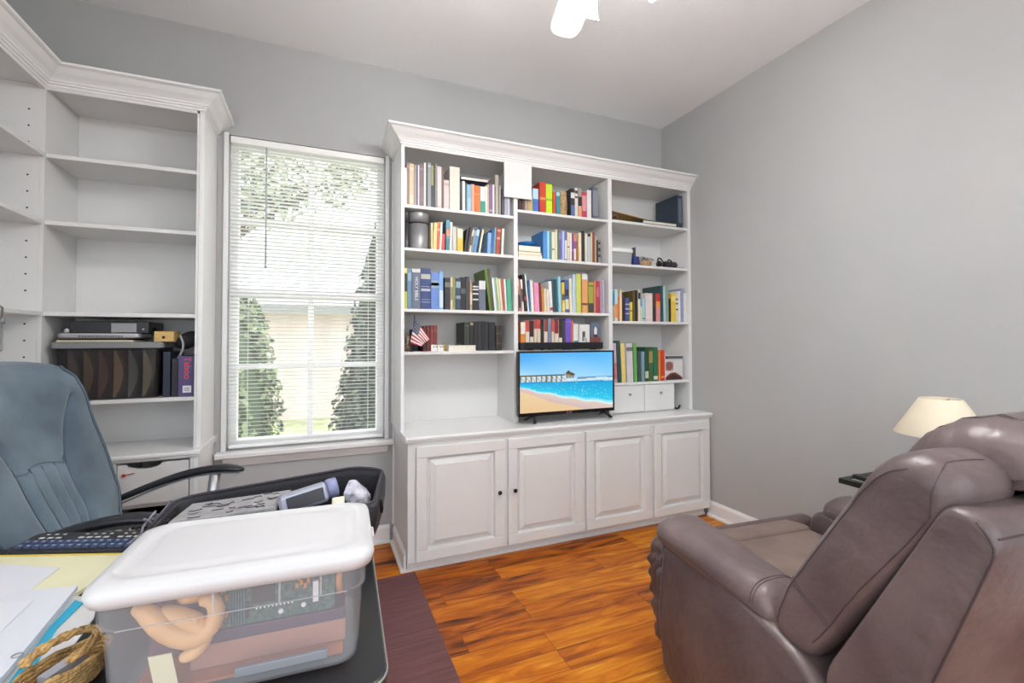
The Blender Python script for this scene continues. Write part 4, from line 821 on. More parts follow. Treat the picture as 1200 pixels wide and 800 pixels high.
# ================================================================== ceiling fan
fanm = mat('fan_white', '#f0f0ef', .35); hub = Vector((.865, 1.23, 0))
fan = thing('ceiling_fan', 'white ceiling fan with lit glass shades hanging at the top of the picture', 'ceiling fan', (hub.x, hub.y, 2.52))
f = MB(); f.lathe([(.07, H-.001), (.07, H-.03), (.03, H-.06), (.013, H-.065), (.013, 2.78)], (hub.x, hub.y, 0), 24); f.build('downrod', fanm, fan, smooth=True)
f = MB(); f.lathe([(.02, 2.79), (.07, 2.775), (.105, 2.74), (.105, 2.67), (.08, 2.645), (.05, 2.64)], (hub.x, hub.y, 0), 28); f.build('motor_housing', fanm, fan, smooth=True)
f = MB(); f.lathe([(.05, 2.64), (.055, 2.61), (.05, 2.58), (.02, 2.57)], (hub.x, hub.y, 0), 24); f.build('light_kit', fanm, fan, smooth=True)
for k in range(5):
    a = math.radians(76-72*k); dx, dy = math.cos(a), math.sin(a); nx, ny = -dy, dx
    f = MB(); poly = []
    for r, w in ((.16, .045), (.25, .055), (.42, .064), (.53, .066), (.575, .058), (.598, .04), (.604, .0)): poly.append((r, w))
    poly2 = poly+[(r, -w) for r, w in poly[-2::-1]]
    rings = [[(hub.x+dx*r+nx*w, hub.y+dy*r+ny*w, z+w*.18) for r, w in poly2] for z in (2.672, 2.680)]
    f.loft(rings); bl_ = f.build('blade', fanm, fan)
    g = MB(); g.obox((hub.x+dx*.09-nx*.018, hub.y+dy*.09-ny*.018, 2.664), (dx*.14, dy*.14, 0), (nx*.036, ny*.036, 0), (0, 0, .007)); g.build('blade_iron', fanm, bl_)
glow = mat('lit_glass', '#ffffff', .4, emit='#fffdfa', estr=48)
for k in range(4):
    a = math.radians(76-90*k+8); d = Vector((math.cos(a), math.sin(a), 0)); ax = (d*.62+Vector((0, 0, -.78))).normalized()
    p = Vector((hub.x, hub.y, 2.582))+d*.05
    g = MB().tube([p, p+d*.05+Vector((0, 0, .006)), p+d*.095+Vector((0, 0, -.012))], .011, 8); arm = g.build('lamp_arm', fanm, fan, smooth=True)
    o = p+d*.09; u_ = ax.cross(Vector((0, 0, 1))).normalized(); w_ = ax.cross(u_)
    g = MB(); rings = []
    for r, h in ((.022, 0), (.03, .012), (.04, .04), (.048, .075), (.057, .105), (.066, .12), (.062, .118), (.046, .085), (.036, .04), (.02, .012)):
        rings.append([o+ax*h+u_*(r*math.cos(2*PI*i/24))+w_*(r*math.sin(2*PI*i/24)) for i in range(24)])
    g.loft(rings, cap=False); g.build('lamp_shade', glow, fan, smooth=True)
    ld = bpy.data.lights.new('bulb', 'POINT'); ld.energy = 4; ld.color = (1, .985, .97); ld.shadow_soft_size = .02
    lo = bpy.data.objects.new('bulb', ld); C.objects.link(lo); lo.location = o+ax*.06-Vector((hub.x, hub.y, 2.52)); lo.parent = fan
# ================================================================== side table and lamp
st = thing('side_table', 'black framed glass topped side table against the right wall', 'table', (2.45, 1.2, 0))
sx0, sx1, sy0, sy1, sz = 2.29, 2.645, .86, 1.435, .63
f = MB()
for x0, x1, y0, y1 in ((sx0, sx0+.03, sy0, sy1), (sx1-.03, sx1, sy0, sy1), (sx0+.03, sx1-.03, sy0, sy0+.03), (sx0+.03, sx1-.03, sy1-.03, sy1)): f.box(x0, x1, y0, y1, sz-.024, sz)
f.build('top_frame', mat('black_lacquer', '#1b1f1e', .25), st, bevel=.002)
MB().box(sx0+.0305, sx1-.0305, sy0+.0305, sy1-.0305, sz-.008, sz-.003).build('glass_top', mat('grey_glass', '#aeb1ae', .08, coat=.5), st)
f = MB(); f.box(2.55, 2.60, 1.02, 1.28, .03, sz-.0245); f.build('pedestal', MATS['black_lacquer'], st, bevel=.003)
f = MB(); f.box(2.36, 2.64, .95, 1.35, .0005, .03); f.build('base_plate', MATS['black_lacquer'], st, bevel=.003)
rm = thing('remote_control', 'black remote control lying on the glass side table', 'remote control', (2.36, 1.33, sz-.0025), math.radians(-12))
f = MB(); f.loft([[(x, y, z) for x, y in rrect(0, 0, .022+d, .085+d, .012)] for d, z in ((-.002, .0003), (0, .004), (0, .014), (-.003, .017))]); f.build('body', black, rm, local=True)
f = MB()
for i in range(3):
    for j in range(7): f.box(-.014+.011*i, -.007+.011*i, -.065+.018*j, -.054+.018*j, .0172, .019)
f.build('buttons', mat('remote_buttons', '#4a4a4c', .5), rm, local=True)
lmp = thing('table_lamp', 'table lamp with a cream cone shade on the side table', 'lamp', (2.455, 1.11, sz-.0025))
lc_ = (2.455, 1.11, 0)
f = MB(); z = sz-.0025
f.lathe([(.06, z+.0005), (.065, z+.012), (.03, z+.022), (.018, z+.05), (.035, z+.10), (.05, z+.15), (.04, z+.20), (.015, z+.235), (.012, z+.27)], lc_, 24); f.build('base', mat('ceramic_base', '#cfc6b2', .3), lmp, smooth=True)
shz0, shz1 = .882, 1.037
f = MB(); n = 40; rings = []
for r, z in ((.158, shz0), (.16, shz0+.004), (.073, shz1-.003), (.071, shz1), (.069, shz1-.002), (.156, shz0)): rings.append([(lc_[0]+r*math.cos(2*PI*i/n), lc_[1]+r*math.sin(2*PI*i/n), z) for i in range(n)])
f.loft(rings, cap=False); f.build('lamp_shade', mat('cream_fabric', '#efe3cb', .85, bump=.1, bscale=500), lmp, smooth=True)
f = MB(); f.tube([(lc_[0], lc_[1], .88), (lc_[0], lc_[1], 1.02)], .008, 8)
for k in range(3): f.tube([(lc_[0], lc_[1], 1.02), (lc_[0]+.07*math.cos(2.1*k), lc_[1]+.07*math.sin(2.1*k), 1.03)], .0015, 5)
f.build('harp', steel, lmp, smooth=True)
# ================================================================== bamboo mat
matm = mat('mat_bamboo', '#543033', .55, noise=.25, nscale=6, col2='#6c4346', stretch=(.6, 12, 1), bump=.25, bscale=14)
mt = MB()
mt.box(-1.05, .50, .62, 2.592, .0005, .0055)
tag(mt.build('floor_mat', matm, bevel=.002), 'dark reddish brown slatted bamboo mat on the floor beside the desk', 'mat')
# ================================================================== desk and what is on it
DZ = .75
pR = on_z(437, 650, DZ); pN = on_z(457, 800, DZ); dyv = (pR-pN).normalized(); da = math.atan2(-dyv.x, dyv.y)
dk = thing('desk', 'black desk with rounded corners covered with papers and a storage bin', 'desk', (pN.x-.7, pN.y+.42, 0), da)
R2 = Matrix.Rotation(da, 4, 'Z'); 
def to_desk(p): return R2.inverted() @ (Vector(p)-Vector((dk.location.x, dk.location.y, 0)))
loc = to_desk(pR); hx = loc.x; y_near = to_desk(on_z(459, 793, DZ)).y-.015; y_far = to_desk((-.2, 1.60, DZ)).y; hw_ = .60
cyd, hyd = (y_near+y_far)/2, (y_far-y_near)/2; cxd = hx-hw_
blackdesk = mat('black_desk', '#17181c', .38, noise=.15, nscale=12)
f = MB(); f.loft([[(x, y, z) for x, y in rrect(cxd, cyd, hw_+d, hyd+d, .05)] for d, z in ((-.004, DZ-.032), (0, DZ-.028), (0, DZ-.004), (-.004, DZ-.0005))]); f.build('desktop', blackdesk, dk, local=True)
edge_m = mat('desk_edge', '#84827f', .5)
f = MB(); pts = [(x, y, DZ-.005) for x, y in rrect(cxd, cyd, hw_-.0005, hyd-.0005, .05)]; f.tube(pts, .0022, 6, closed=True); f.build('edge_line', edge_m, dk, local=True)
for sx in (-1, 1):
    for sy in (-1, 1):
        x, y = cxd+sx*(hw_-.07), cyd+sy*(hyd-.07); MB().box(x-.025, x+.025, y-.025, y+.025, .006, DZ-.033).build('leg', blackdesk, dk, bevel=.004, local=True)
MB().box(cxd-hw_+.1, cxd+hw_-.1, cyd+hyd-.06, cyd+hyd-.045, .3, DZ-.033).build('modesty_panel', blackdesk, dk, local=True)
TOP = DZ+.0003
# ---- storage bin
BZ1 = .944
cN = on_z(88, 697, BZ1); cR = on_z(437, 644, BZ1); ba = math.atan2((cR-cN).y, (cR-cN).x)
cF = on_z(432, 584, BZ1)
bw = (cR-cN).length; bd = abs((cF-cR).dot(Vector((-math.sin(ba), math.cos(ba), 0))))
mid = (cN+cR)/2+Vector((-math.sin(ba), math.cos(ba), 0))*bd/2
bn = thing('storage_bin', 'clear plastic storage bin with white lid standing on the black desk', 'storage bin', (mid.x, mid.y, TOP), ba)
hx_, hy_ = bw/2, bd/2; bh = BZ1-TOP
frost = clear_mat('frosted_plastic', '#cfd1d6', .13, .3)
f = MB(); rings = []
lv = [(.030, .0005), (.024, .005), (.020, .03), (.0155, bh*.60), (.015, bh*.66), (.010, bh*.67), (.007, bh*.90), (.007, bh*.91), (.0095, bh*.91), (.0125, bh*.67), (.0175, bh*.655), (.018, bh*.60), (.0225, .03), (.027, .007)]
for ins, z in lv: rings.append([(x, y, z) for x, y in rrect(0, 0, hx_-ins, hy_-ins, .03)])
f.loft(rings); f.build('body', frost, bn, local=True, smooth=False)
edge = clear_mat('frosted_edge', '#c9cbd0', .35, .3); f = MB()
yf = -(hy_-.0115)
for x in (-.035, .055, .115): f.box(x-.0015, x+.0015, yf+.0025-.004, yf+.003, bh*.67, bh*.9)
f.box(-hx_+.04, hx_-.04, yf-.003, yf-.001, bh*.664, bh*.670)
f.build('ribs', edge, bn, local=True)
lidm = mat('white_bin_lid', '#c6c6c8', .35)
f = MB(); rings = []
for ins, z in ((.004, bh*.85), (.0, bh*.855), (-.004, bh*.93), (-.001, bh*.975), (.010, bh*1.0), (.018, bh*1.012), (.021, bh*1.012), (.026, bh*.995), (.042, bh*.992), (.048, bh*1.005), (.054, bh*1.008)):
    rings.append([(x, y, z) for x, y in rrect(0, 0, hx_-ins, hy_-ins, .036)])
f.loft(rings); f.build('lid', lidm, bn, local=True, smooth=True)
for s in (-1, 1):
    f = MB(); f.box(s*(hx_+.001), s*(hx_+.009), -.022, .022, bh*.80, bh*.9) if s > 0 else f.box(-hx_-.009, -hx_-.001, -.022, .022, bh*.80, bh*.9); f.build('latch', lidm, bn, local=True, bevel=.002)
BM = Matrix.Translation((mid.x, mid.y, TOP)) @ Matrix.Rotation(ba, 4, 'Z')
def inbin(name, label, cat, mb, m, group=None, **k):
    mb.xf(BM); return tag(mb.build(name, m, **k), label, cat, group)
yi = -(hy_-.036)
cb_ = MB().box(-hx_+.046, hx_-.046, yi+.010, hy_-.046, .0076, .0122); inbin('copper_tray', 'copper coloured tray lying on the bottom of the clear bin', 'tray', cb_, mat('copper_card', '#a8684a', .5))
inbin('pink_box', 'long pinkish brown card box on the bottom of the clear bin', 'box', MB().box(-.08, hx_-.042, yi+.038, yi+.13, .0125, .050), mat('pink_brown', '#a87868', .6), bevel=.002)
inbin('metal_bar', 'grey metal bar lying in front of the pinkish box in the bin', 'bar', MB().box(-.01, .125, yi-.002, yi+.005, .0125, .026), mat('bar_grey', '#8a8f98', .4, metal=.4), bevel=.001)
inbin('purple_box', 'flat dark purple box on top of the pinkish box in the bin', 'box', MB().box(-.085, hx_-.042, yi+.036, yi+.125, .0505, .070), mat('purple_brown', '#4f3a50', .5), bevel=.002)
pcb = thing('circuit_board', 'green circuit board with chips standing inside the clear bin', 'circuit board', tuple(BM @ Vector((.03, yi+.036, .0705))), ba)
PM = Matrix.Translation((0, 0, 0))
MB().box(-.075, .105, .004, .0056, .0003, .075).build('board', mat('pcb_green', '#27423f', .45, noise=.5, nscale=190, col2='#54726c'), pcb, local=True)
chipm = mat('chip_black', '#2a2c36', .4); f = MB(); f.box(-.025, .010, .001, .0039, .032, .068); f.box(-.036, -.028, .001, .0039, .01, .036); f.build('chips', chipm, pcb, local=True, bevel=.0005)
f = MB()
for k in range(5): f.lathe([(.0035, 0), (.0035, .010), (.001, .0105)], (-.068+.008*(k % 2), .0015, .006+.013*k), 10)
for x, z in ((.042, .046), (.049, .050), (.055, .044), (.060, .052), (.046, .058)): f.box(x, x+.005, .001, .0039, z, z+.009)
f.build('copper_parts', mat('pcb_gold', '#c28a4a', .4, metal=.4), pcb, local=True)
f = MB(); f.box(.070, .079, -.003, .0039, .020, .055); f.lathe([(.004, .0039), (.004, .0012)], (.02, 0, .012), 10, axis='y'); f.lathe([(.004, .0039), (.004, .0012)], (.055, 0, .016), 10, axis='y')
for k in range(10): f.box(-.018+.006*k, -.0155+.006*k, .0025, .0039, .022, .0245)
f.build('white_connector', mat('pcb_white', '#dedfe2', .4), pcb, local=True)
f = MB()
for k in range(6): f.box(-.055+.004*k, -.0535+.004*k, -.001, .0039, .004, .062)
f.build('slots', mat('slot_teal', '#4f747c', .5), pcb, local=True)
f = MB(); f.tube([(hx_-.052, yi+.05, .092), (hx_-.054, yi+.045, .115), (hx_-.053, yi+.047, .135)], .006, 8); inbin('orange_bulb', 'small orange bulb standing right of the circuit board in the bin', 'bulb', f, mat('bulb_orange', '#c88a5a', .4), smooth=True)
peach = mat('peach_rubber', '#dcae7a', .5, noise=.08, nscale=20)
f = MB()
f.tube([(-.150, yi+.022, .138), (-.135, yi+.016, .134), (-.115, yi+.010, .112), (-.09, yi+.010, .088), (-.062, yi+.012, .076), (-.045, yi+.014, .088), (-.036, yi+.018, .115), (-.05, yi+.02, .136), (-.066, yi+.02, .130)], [.010, .013, .018, .019, .018, .015, .014, .014, .010], 12)
f.tube([(-.12, yi+.020, .126), (-.10, yi+.018, .116), (-.08, yi+.016, .106), (-.06, yi+.016, .096), (-.052, yi+.016, .07), (-.07, yi+.014, .052), (-.09, yi+.016, .05)], [.012, .016, .017, .016, .014, .012, .008], 12)
f.tube([(-.10, yi+.026, .138), (-.06, yi+.05, .138), (-.02, yi+.055, .135)], [.016, .020, .016], 12)
f.tube([(-.085, yi+.012, .098), (-.07, yi+.008, .092), (-.06, yi+.009, .105), (-.072, yi+.008, .115)], [.006, .007, .007, .005], 10)
inbin('rubber_tubing', 'peach coloured bundle of soft tubing at the left inside the bin', 'tubing', f, peach, smooth=True, subsurf=1)
inbin('dark_box', 'dark red box standing behind the peach tubing in the bin', 'box', MB().box(-.15, -.092, yi+.09, hy_-.05, .0125, .13), mat('dark_red_box', '#6a4a50', .6), bevel=.002)
f = MB(); f.obox((-.115, yi+.004, .014), (.030, 0, .0), (0, .002, 0), (-.012, .006, .05)); inbin('cream_tag', 'cream paper tag leaning inside the bin below the peach tubing', 'tag', f, mat('cream_tag', '#d6cfae', .7))
inbin('black_case', 'black case standing in the back right of the bin', 'case', MB().box(-.02, hx_-.05, yi+.132, hy_-.05, .0125, .12), mat('case_black', '#2c2a30', .5), bevel=.004)
# ---- camera bag
bcx, bcy, bag_a = -.116, 1.405, math.radians(-16)
bg = thing('camera_bag', 'open black padded equipment bag lying on the desk behind the bin', 'bag', (bcx, bcy, TOP), bag_a)
nyl = mat('black_padded_nylon', '#1f1e24', .6, bump=.3, bscale=220); lin_ = mat('plum_lining', '#2a2230', .75, bump=.15, bscale=90)
P0 = rrect(0, 0, 1, 1, .35, 9)
def rim(x, y):
    return .112+.030*x-.026*max(0, min(1, -y*1.5+.3))+.016*max(0, y)+(.014*math.exp(-((x-.6)/.35)**2) if y > -.2 else 0)*max(0, min(1, y+.4))
f = MB(); rings = []
Lx, Ly = .285, .098
for sc_, zf in ((.90, .0), (.97, .03), (1.0, .25), (1.015, .6), (1.02, .9), (1.0, 1.0), (.965, 1.0), (.95, .88), (.93, .5), (.90, .12)):
    ring = []
    for x, y in P0:
        z = .0006+rim(x, y)*zf; ring.append((x*(Lx*sc_+(0 if zf > .3 else -.004)), y*Ly*(sc_), z))
    rings.append(ring)
f.loft(rings); f.build('body', nyl, bg, local=True, smooth=True)
f = MB(); f.tube([(x*Lx*.985, y*Ly*.985, .0008+rim(x, y)+.001) for x, y in P0], .004, 8, closed=True); f.build('zip_rim', mat('zip_tape', '#2e2b33', .5), bg, local=True, smooth=True)
f = MB(); f.loft([[(x*Lx*.89, y*Ly*.89, .014) for x, y in P0], [(x*Lx*.89, y*Ly*.89, .052) for x, y in P0]]); f.build('lining', lin_, bg, local=True)
f = MB(); xx = Lx*1.0; f.tube([(xx, -.02, .112), (xx+.008, -.024, .105), (xx+.010, -.026, .085), (xx+.009, -.026, .072)], [.003, .0035, .0045, .003], 8); f.build('zip_pull', dark_metal, bg, local=True, smooth=True)
f = MB(); wp = mat('grey_piping', '#76737f', .5)
f.tube([(-Lx*1.012, -.06, .03), (-Lx*1.03, -.04, .07), (-Lx*.99, -.01, .098)], .003, 6); f.tube([(-Lx*1.03, -.09, .05), (-Lx*1.02, -.03, .055), (-Lx*1.0, .06, .10)], .003, 6); f.tube([(-Lx*1.0, .02, .03), (-Lx*1.03, .0, .06), (-Lx*1.0, -.05, .092)], .003, 6); f.build('piping', wp, bg, local=True, smooth=True)
GM = Matrix.Translation((bcx, bcy, TOP)) @ Matrix.Rotation(bag_a, 4, 'Z')
gfoam = mat('grey_foam', '#a3a2a0', .7, noise=.55, nscale=26, col2='#85848a', stretch=(1, 4, 1))
f = MB(); f.obox((-.225, -.06, .072), (.26, .0, .028), (.0, .11, .010), (0, 0, .012)); f.xf(GM); tag(f.build('grey_board', gfoam, bevel=.003), 'grey board with dark squiggles lying inside the black bag', 'board')
f = MB()
rr = random.Random(5)
fb = Vector((-.225, -.06, .072)); a_ = Vector((.26, 0, .028)); b_ = Vector((0, .11, .010))
for k in range(26):
    s, t = rr.uniform(.06, .85), rr.uniform(.08, .9); p = fb+a_*s+b_*t+Vector((0, 0, .0135)); l = rr.uniform(.01, .035)
    f.tube([p, p+a_.normalized()*l*.5+b_.normalized()*rr.uniform(-.006, .006), p+a_.normalized()*l+b_.normalized()*rr.uniform(-.004, .004)], .0011, 5)
f.xf(GM); sq = f.build('squiggles', mat('squiggle_dark', '#46454c', .6), bpy.data.objects['grey_board'])
tag(MB().box(.045, .165, -.066, .03, .0525, .080).xf(GM).build('black_pouch', nyl, bevel=.008), 'black padded pouch under the camcorder inside the bag', 'pouch')
cmr = thing('camcorder', 'silver and blue grey camcorder lying in the open black bag', 'camcorder', tuple(GM @ Vector((.105, -.028, .096))), bag_a+math.radians(24))
cmr.rotation_euler = (math.radians(-14), math.radians(-10), cmr.rotation_euler[2])
f = MB(); f.loft([[(x, y, z) for y, z in rrect(0, .027, .034+d, .026+d, .012, 4)] for d, x in ((-.008, -.068), (0, -.06), (0, .045), (-.004, .05))]); f.build('body', mat('silver_blue', '#a4a8b8', .3, metal=.4), cmr, local=True, smooth=False, bevel=.002)
f = MB(); f.lathe([(.024, .05), (.026, .056), (.026, .078), (.02, .08), (.017, .07)], (0, 0, .03), 20, axis='x'); f.build('lens', mat('lens_lilac', '#7f84a8', .25), cmr, local=True, smooth=True)
MB().box(-.05, .04, -.0375, -.0345, .01, .042).build('screen_panel', mat('dark_panel', '#35363c', .3), cmr, local=True, bevel=.002)
f = MB(); rr = random.Random(11); rings = []
for k in range(8):
    t = k/7; r = .030*math.sin(PI*(.1+.8*t)); rings.append([(.222+.012*math.cos(3*t)+r*math.cos(a)*(1+.3*rr.random()), .01+r*math.sin(a)*(1+.3*rr.random()), .056+.095*t) for a in [2*PI*i/10 for i in range(10)]])
f.loft(rings); f.xf(GM); tag(f.build('plastic_wrap', mat('crumpled_plastic', '#8a8896', .15, noise=.6, nscale=50, col2='#d6d6e0')), 'crumpled clear plastic wrap at the right end inside the black bag', 'plastic wrap')
f = MB().obox((.172, -.058, .075), (.03, .012, 0), (-.008, .03, .015), (0, 0, .03)); f.xf(GM); tag(f.build('cream_packet', mat('cream_packet', '#cfcbb8', .6), bevel=.003), 'small cream packet beside the camcorder in the bag', 'packet')
# ---- keyboard
kA = on_z(0, 651.5, TOP+.004); kB = on_z(140, 648.5, TOP+.004); ka = math.atan2((kB-kA).y, (kB-kA).x); kd = (kB-kA).normalized(); kn_ = Vector((-kd.y, kd.x, 0))
kx0, kx1 = -.215, .205; km = (kA+kB)/2+kd*.0
kb = thing('keyboard', 'black computer keyboard with blue lettering lying behind the yellow pad', 'keyboard', (km.x, km.y, TOP), ka)
kx0 = -(kB-kA).length/2+.005; kx1 = kx0+.325
f = MB(); rings = []
for ins, z0, z1 in ((.004, .0005, .0005), (0, .004, .006), (0, .010, .020), (.004, .013, .025)):
    rings.append([(x, y, z0+(z1-z0)*(y/.095)) for x, y in rrect((kx0+kx1)/2, .0475, (kx1-kx0)/2-ins, .0475-ins, .02)])
f.loft(rings); f.build('body', mat('keyboard_black', '#26282e', .4), kb, local=True)
f = MB(); g = MB()
def kz(y): return .0125+(.012)*(y/.095)
for j in range(2):
    for i in range(14):
        x = kx0+.016+i*.0205; y = .012+j*.0185
        if False: 
            if i == 5: f.obox((x, y, kz(y)), (.078, 0, 0), (0, .015, .0014), (0, 0, .006))
            continue
        f.obox((x, y, kz(y)), (.017, 0, 0), (0, .015, .0014), (0, 0, .006)); g.obox((x+.004, y+.005, kz(y)+.0068), (.008, 0, 0), (0, .004, .0004), (0, 0, .0003))
f.build('keys', mat('key_slate', '#3a4560', .45), kb, local=True, bevel=.001)
g.build('key_letters', mat('key_print', '#8fa6cf', .5), kb, local=True)
for gi, n in ((0, 3), (1, 4), (2, 3)):
    g = MB()
    for i in range(n): g.obox((kx0+.03+gi*.10+i*.021, .060, kz(.060)), (.013, 0, 0), (0, .006, .0005), (0, 0, .0015))
    for i in range(n): g.obox((kx0+.034+gi*.10+i*.021, .078, kz(.078)), (.008, 0, 0), (0, .004, .0005), (0, 0, .001))
    g.build('function_label', mat('label_pale', '#c6c6c2', .5), kb, local=True)
# ---- papers
def quad(name, label, cat, P, z, th, m, group=None):
    f = MB(); n = len(P); f.v = [Vector((p[0], p[1], z)) for p in P]+[Vector((p[0], p[1], z+th)) for p in P]
    f.f = [tuple(range(n)), tuple(range(n, 2*n))]+[(i, (i+1) % n, n+(i+1) % n, n+i) for i in range(n)]; f.mi = [0]*len(f.f)
    return tag(f.build(name, m), label, cat, group)
def rectfrom(a, u, w, h):     # corner a, unit u, extends w along u and h along the left normal turned towards the camera
    n = Vector((u.y, -u.x, 0)); return [a, a+u*w, a+u*w+n*h, a+n*h]
yel = mat('yellow_pad', '#d6d4b2', .7, noise=.03, nscale=8)
yr = on_z(136, 649.5, TOP); yl_ = on_z(0, 652, TOP); uy = (yl_-yr).normalized(); yr = yr-uy*.075+Vector((-uy.y, uy.x, 0))*.010
P = [yr, yr+uy*.52, yr+uy*.52+Vector((uy.y*-1, uy.x, 0))*.33, yr+Vector((-uy.y, uy.x, 0))*.33]
quad('legal_pad', 'pale yellow legal pad lying in front of the keyboard', 'notepad', P, TOP+.0002, .008, yel)
pd = bpy.data.objects['legal_pad']; f = MB(); nn = Vector((-uy.y, uy.x, 0)); z9 = TOP+.0084
f.add([yr+Vector((0, 0, z9-yr.z)), yr+uy*.52+Vector((0, 0, z9-yr.z)), yr+uy*.52+nn*.010+Vector((0, 0, z9-yr.z)), yr+nn*.010+Vector((0, 0, z9-yr.z))], [(0, 1, 2, 3)]); f.build('binding_strip', mat('yellow_strip', '#dcc24a', .6), pd)
z1 = TOP+.0086
def pp(*uv, z=None): return [on_z(u, v, z) for u, v in uv]
quad('paper_sheet', 'white sheet of paper lying on the yellow legal pad, farthest from the camera', 'paper', pp((70, 665), (-75, 656), (-180, 690), (20, 703), z=z1), z1, .0006, paper)
z2 = TOP+.0004
# loose stack in front (nearer than the pad): white folder, cyan edged folder, papers on top
q = pp((91, 692), (30, 697), (-150, 745), (-260, 830), (-90, 900), (10, 792), z=z1)
quad('white_folder', 'white paper stack lying over the yellow pad at the left edge', 'papers', q, z1+.0008, .010, mat('white_stack', '#ccd0d8', .7))
quad('paper_sheet', 'white printed sheet on top of the white paper stack, its edge crossing it', 'paper', pp((39, 703), (-60, 712), (-200, 830), (-60, 800), (0, 741), z=z1+.012), z1+.0115, .0006, paper)
cy_ = mat('cyan_plastic', '#1fa0c4', .35)
fz = TOP+.0003
cyf = thing('cyan_folder', 'cyan edged plastic folder under the white papers beside the wicker basket', 'folder', tuple(on_z(50, 750, fz)))
q2 = pp((97, 706), (88, 703), (58, 735), (8, 803), (-10, 850), (20, 850), (27, 803), (67, 735), z=fz+.006)
f = MB(); n = len(q2); f.v = [Vector((p[0], p[1], fz+.003)) for p in q2]+[Vector((p[0], p[1], fz+.0065)) for p in q2]; f.f = [tuple(range(n)), tuple(range(n, 2*n))]+[(i, (i+1) % n, n+(i+1) % n, n+i) for i in range(n)]; f.mi = [0]*len(f.f); f.build('cyan_strip', cy_, cyf)
q3 = pp((115, 703), (86, 699), (50, 738), (-5, 803), (-5, 870), (45, 870), (70, 780), (110, 725), z=fz)
f = MB(); n = len(q3); f.v = [Vector((p[0], p[1], fz)) for p in q3]+[Vector((p[0], p[1], fz+.0029)) for p in q3]; f.f = [tuple(range(n)), tuple(range(n, 2*n))]+[(i, (i+1) % n, n+(i+1) % n, n+i) for i in range(n)]; f.mi = [0]*len(f.f); f.build('cover', mat('folder_white', '#c8c8c8', .6), cyf)
rg = on_z(20, 775, fz+.01); f = MB(); f.tube([(rg.x+.007*math.cos(a), rg.y+.005*math.sin(a), TOP+.0205+.001*math.sin(a)) for a in [2*PI*i/14 for i in range(14)]], .0009, 6, closed=True); tag(f.build('wire_ring', steel, smooth=True), 'small wire ring lying on the papers at the edge of the cyan strip', 'ring')
# ---- wicker basket
wk = mat('wicker_rope', '#b08d58', .7, noise=.4, nscale=40, bump=.6, bscale=160, stretch=(1, 1, 1))
wc = on_z(84, 778, DZ+.03); wc.z = TOP
bk = thing('wicker_basket', 'small wicker basket with a looped handle on the desk beside the bin', 'basket', (wc.x-.005, wc.y-.01, TOP), math.radians(-38)); bk.scale = (.74, .74, .8)
f = MB()
for k in range(7):
    rx, ry = .034+.002*k, .066+.003*k
    f.tube([(rx*math.cos(a), ry*math.sin(a), .006+.0075*k+.0015*math.sin(9*a+k)) for a in [2*PI*i/40 for i in range(40)]], .0046, 7, closed=True)
f.build('woven_body', wk, bk, local=True, smooth=True)
MB().loft([[(.034*math.cos(a), .066*math.sin(a), z) for a in [2*PI*i/24 for i in range(24)]] for z in (.0005, .004)]).build('bottom', wk, bk, local=True)
f = MB()
for s in range(5):
    o_ = (s-2)*.0055
    f.tube([(-.010+.046*math.cos(a)*.75+o_*.5, .072*math.sin(a)*.9+o_*.3, .05+.030*math.sin(a*.5+.4)+.0045*math.sin(10*a+s*2.1)) for a in [PI*(-.15+1.3*i/26)+.4 for i in range(27)]], .0045, 7)
f.build('looped_handle', wk, bk, local=True, smooth=True)
f = MB(); f.obox((-.012, -.04, .02), (.024, .004, .0), (0, .07, .01), (.002, 0, .03)); f.xf(Matrix.Translation((wc.x-.005, wc.y-.01, TOP)) @ Matrix.Rotation(math.radians(-38), 4, 'Z') @ Matrix.Scale(.74, 4)); tag(f.build('paper_packet', mat('grey_packet', '#a8aab2', .6)), 'grey paper packet standing inside the wicker basket', 'packet')
f = MB().obox(on_z(118, 722, TOP), (.0, .0, .0008), (-.03, -.05, 0), (.03, -.02, 0)); 
# ================================================================== office chair
och = thing('office_chair', 'blue grey suede office chair with pleated back behind the desk', 'office chair', (-.600, 2.02, .0055), math.radians(-15))
suede = mat('blue_grey_suede', '#40515f', .85, noise=.22, nscale=5, col2='#627582', bump=.08, bscale=40, sheen=.5)
dsuede = mat('dark_blue_shell', '#232c38', .6)
pip = mat('suede_piping', '#4a5b6a', .7)
chrome = mat('chair_metal', '#b4b4b6', .3, metal=.8)
def prof_w(v):   # half width of the back at height fraction v
    pts = [(0, .15), (.12, .205), (.30, .25), (.5, .258), (.75, .252), (.92, .24), (1.0, .20)]
    for (a, wa), (b, wb_) in zip(pts, pts[1:]):
        if v <= b: k = (v-a)/(b-a); k = k*k*(3-2*k); return wa+(wb_-wa)*k
    return pts[-1][1]
zb0, zb1 = .50, 1.215; xb0_, rec = -.20, math.tan(math.radians(20))
def seam_u(v): return .37+max(0, v-.45)**1.5*1.9-.10*max(0, .3-v)
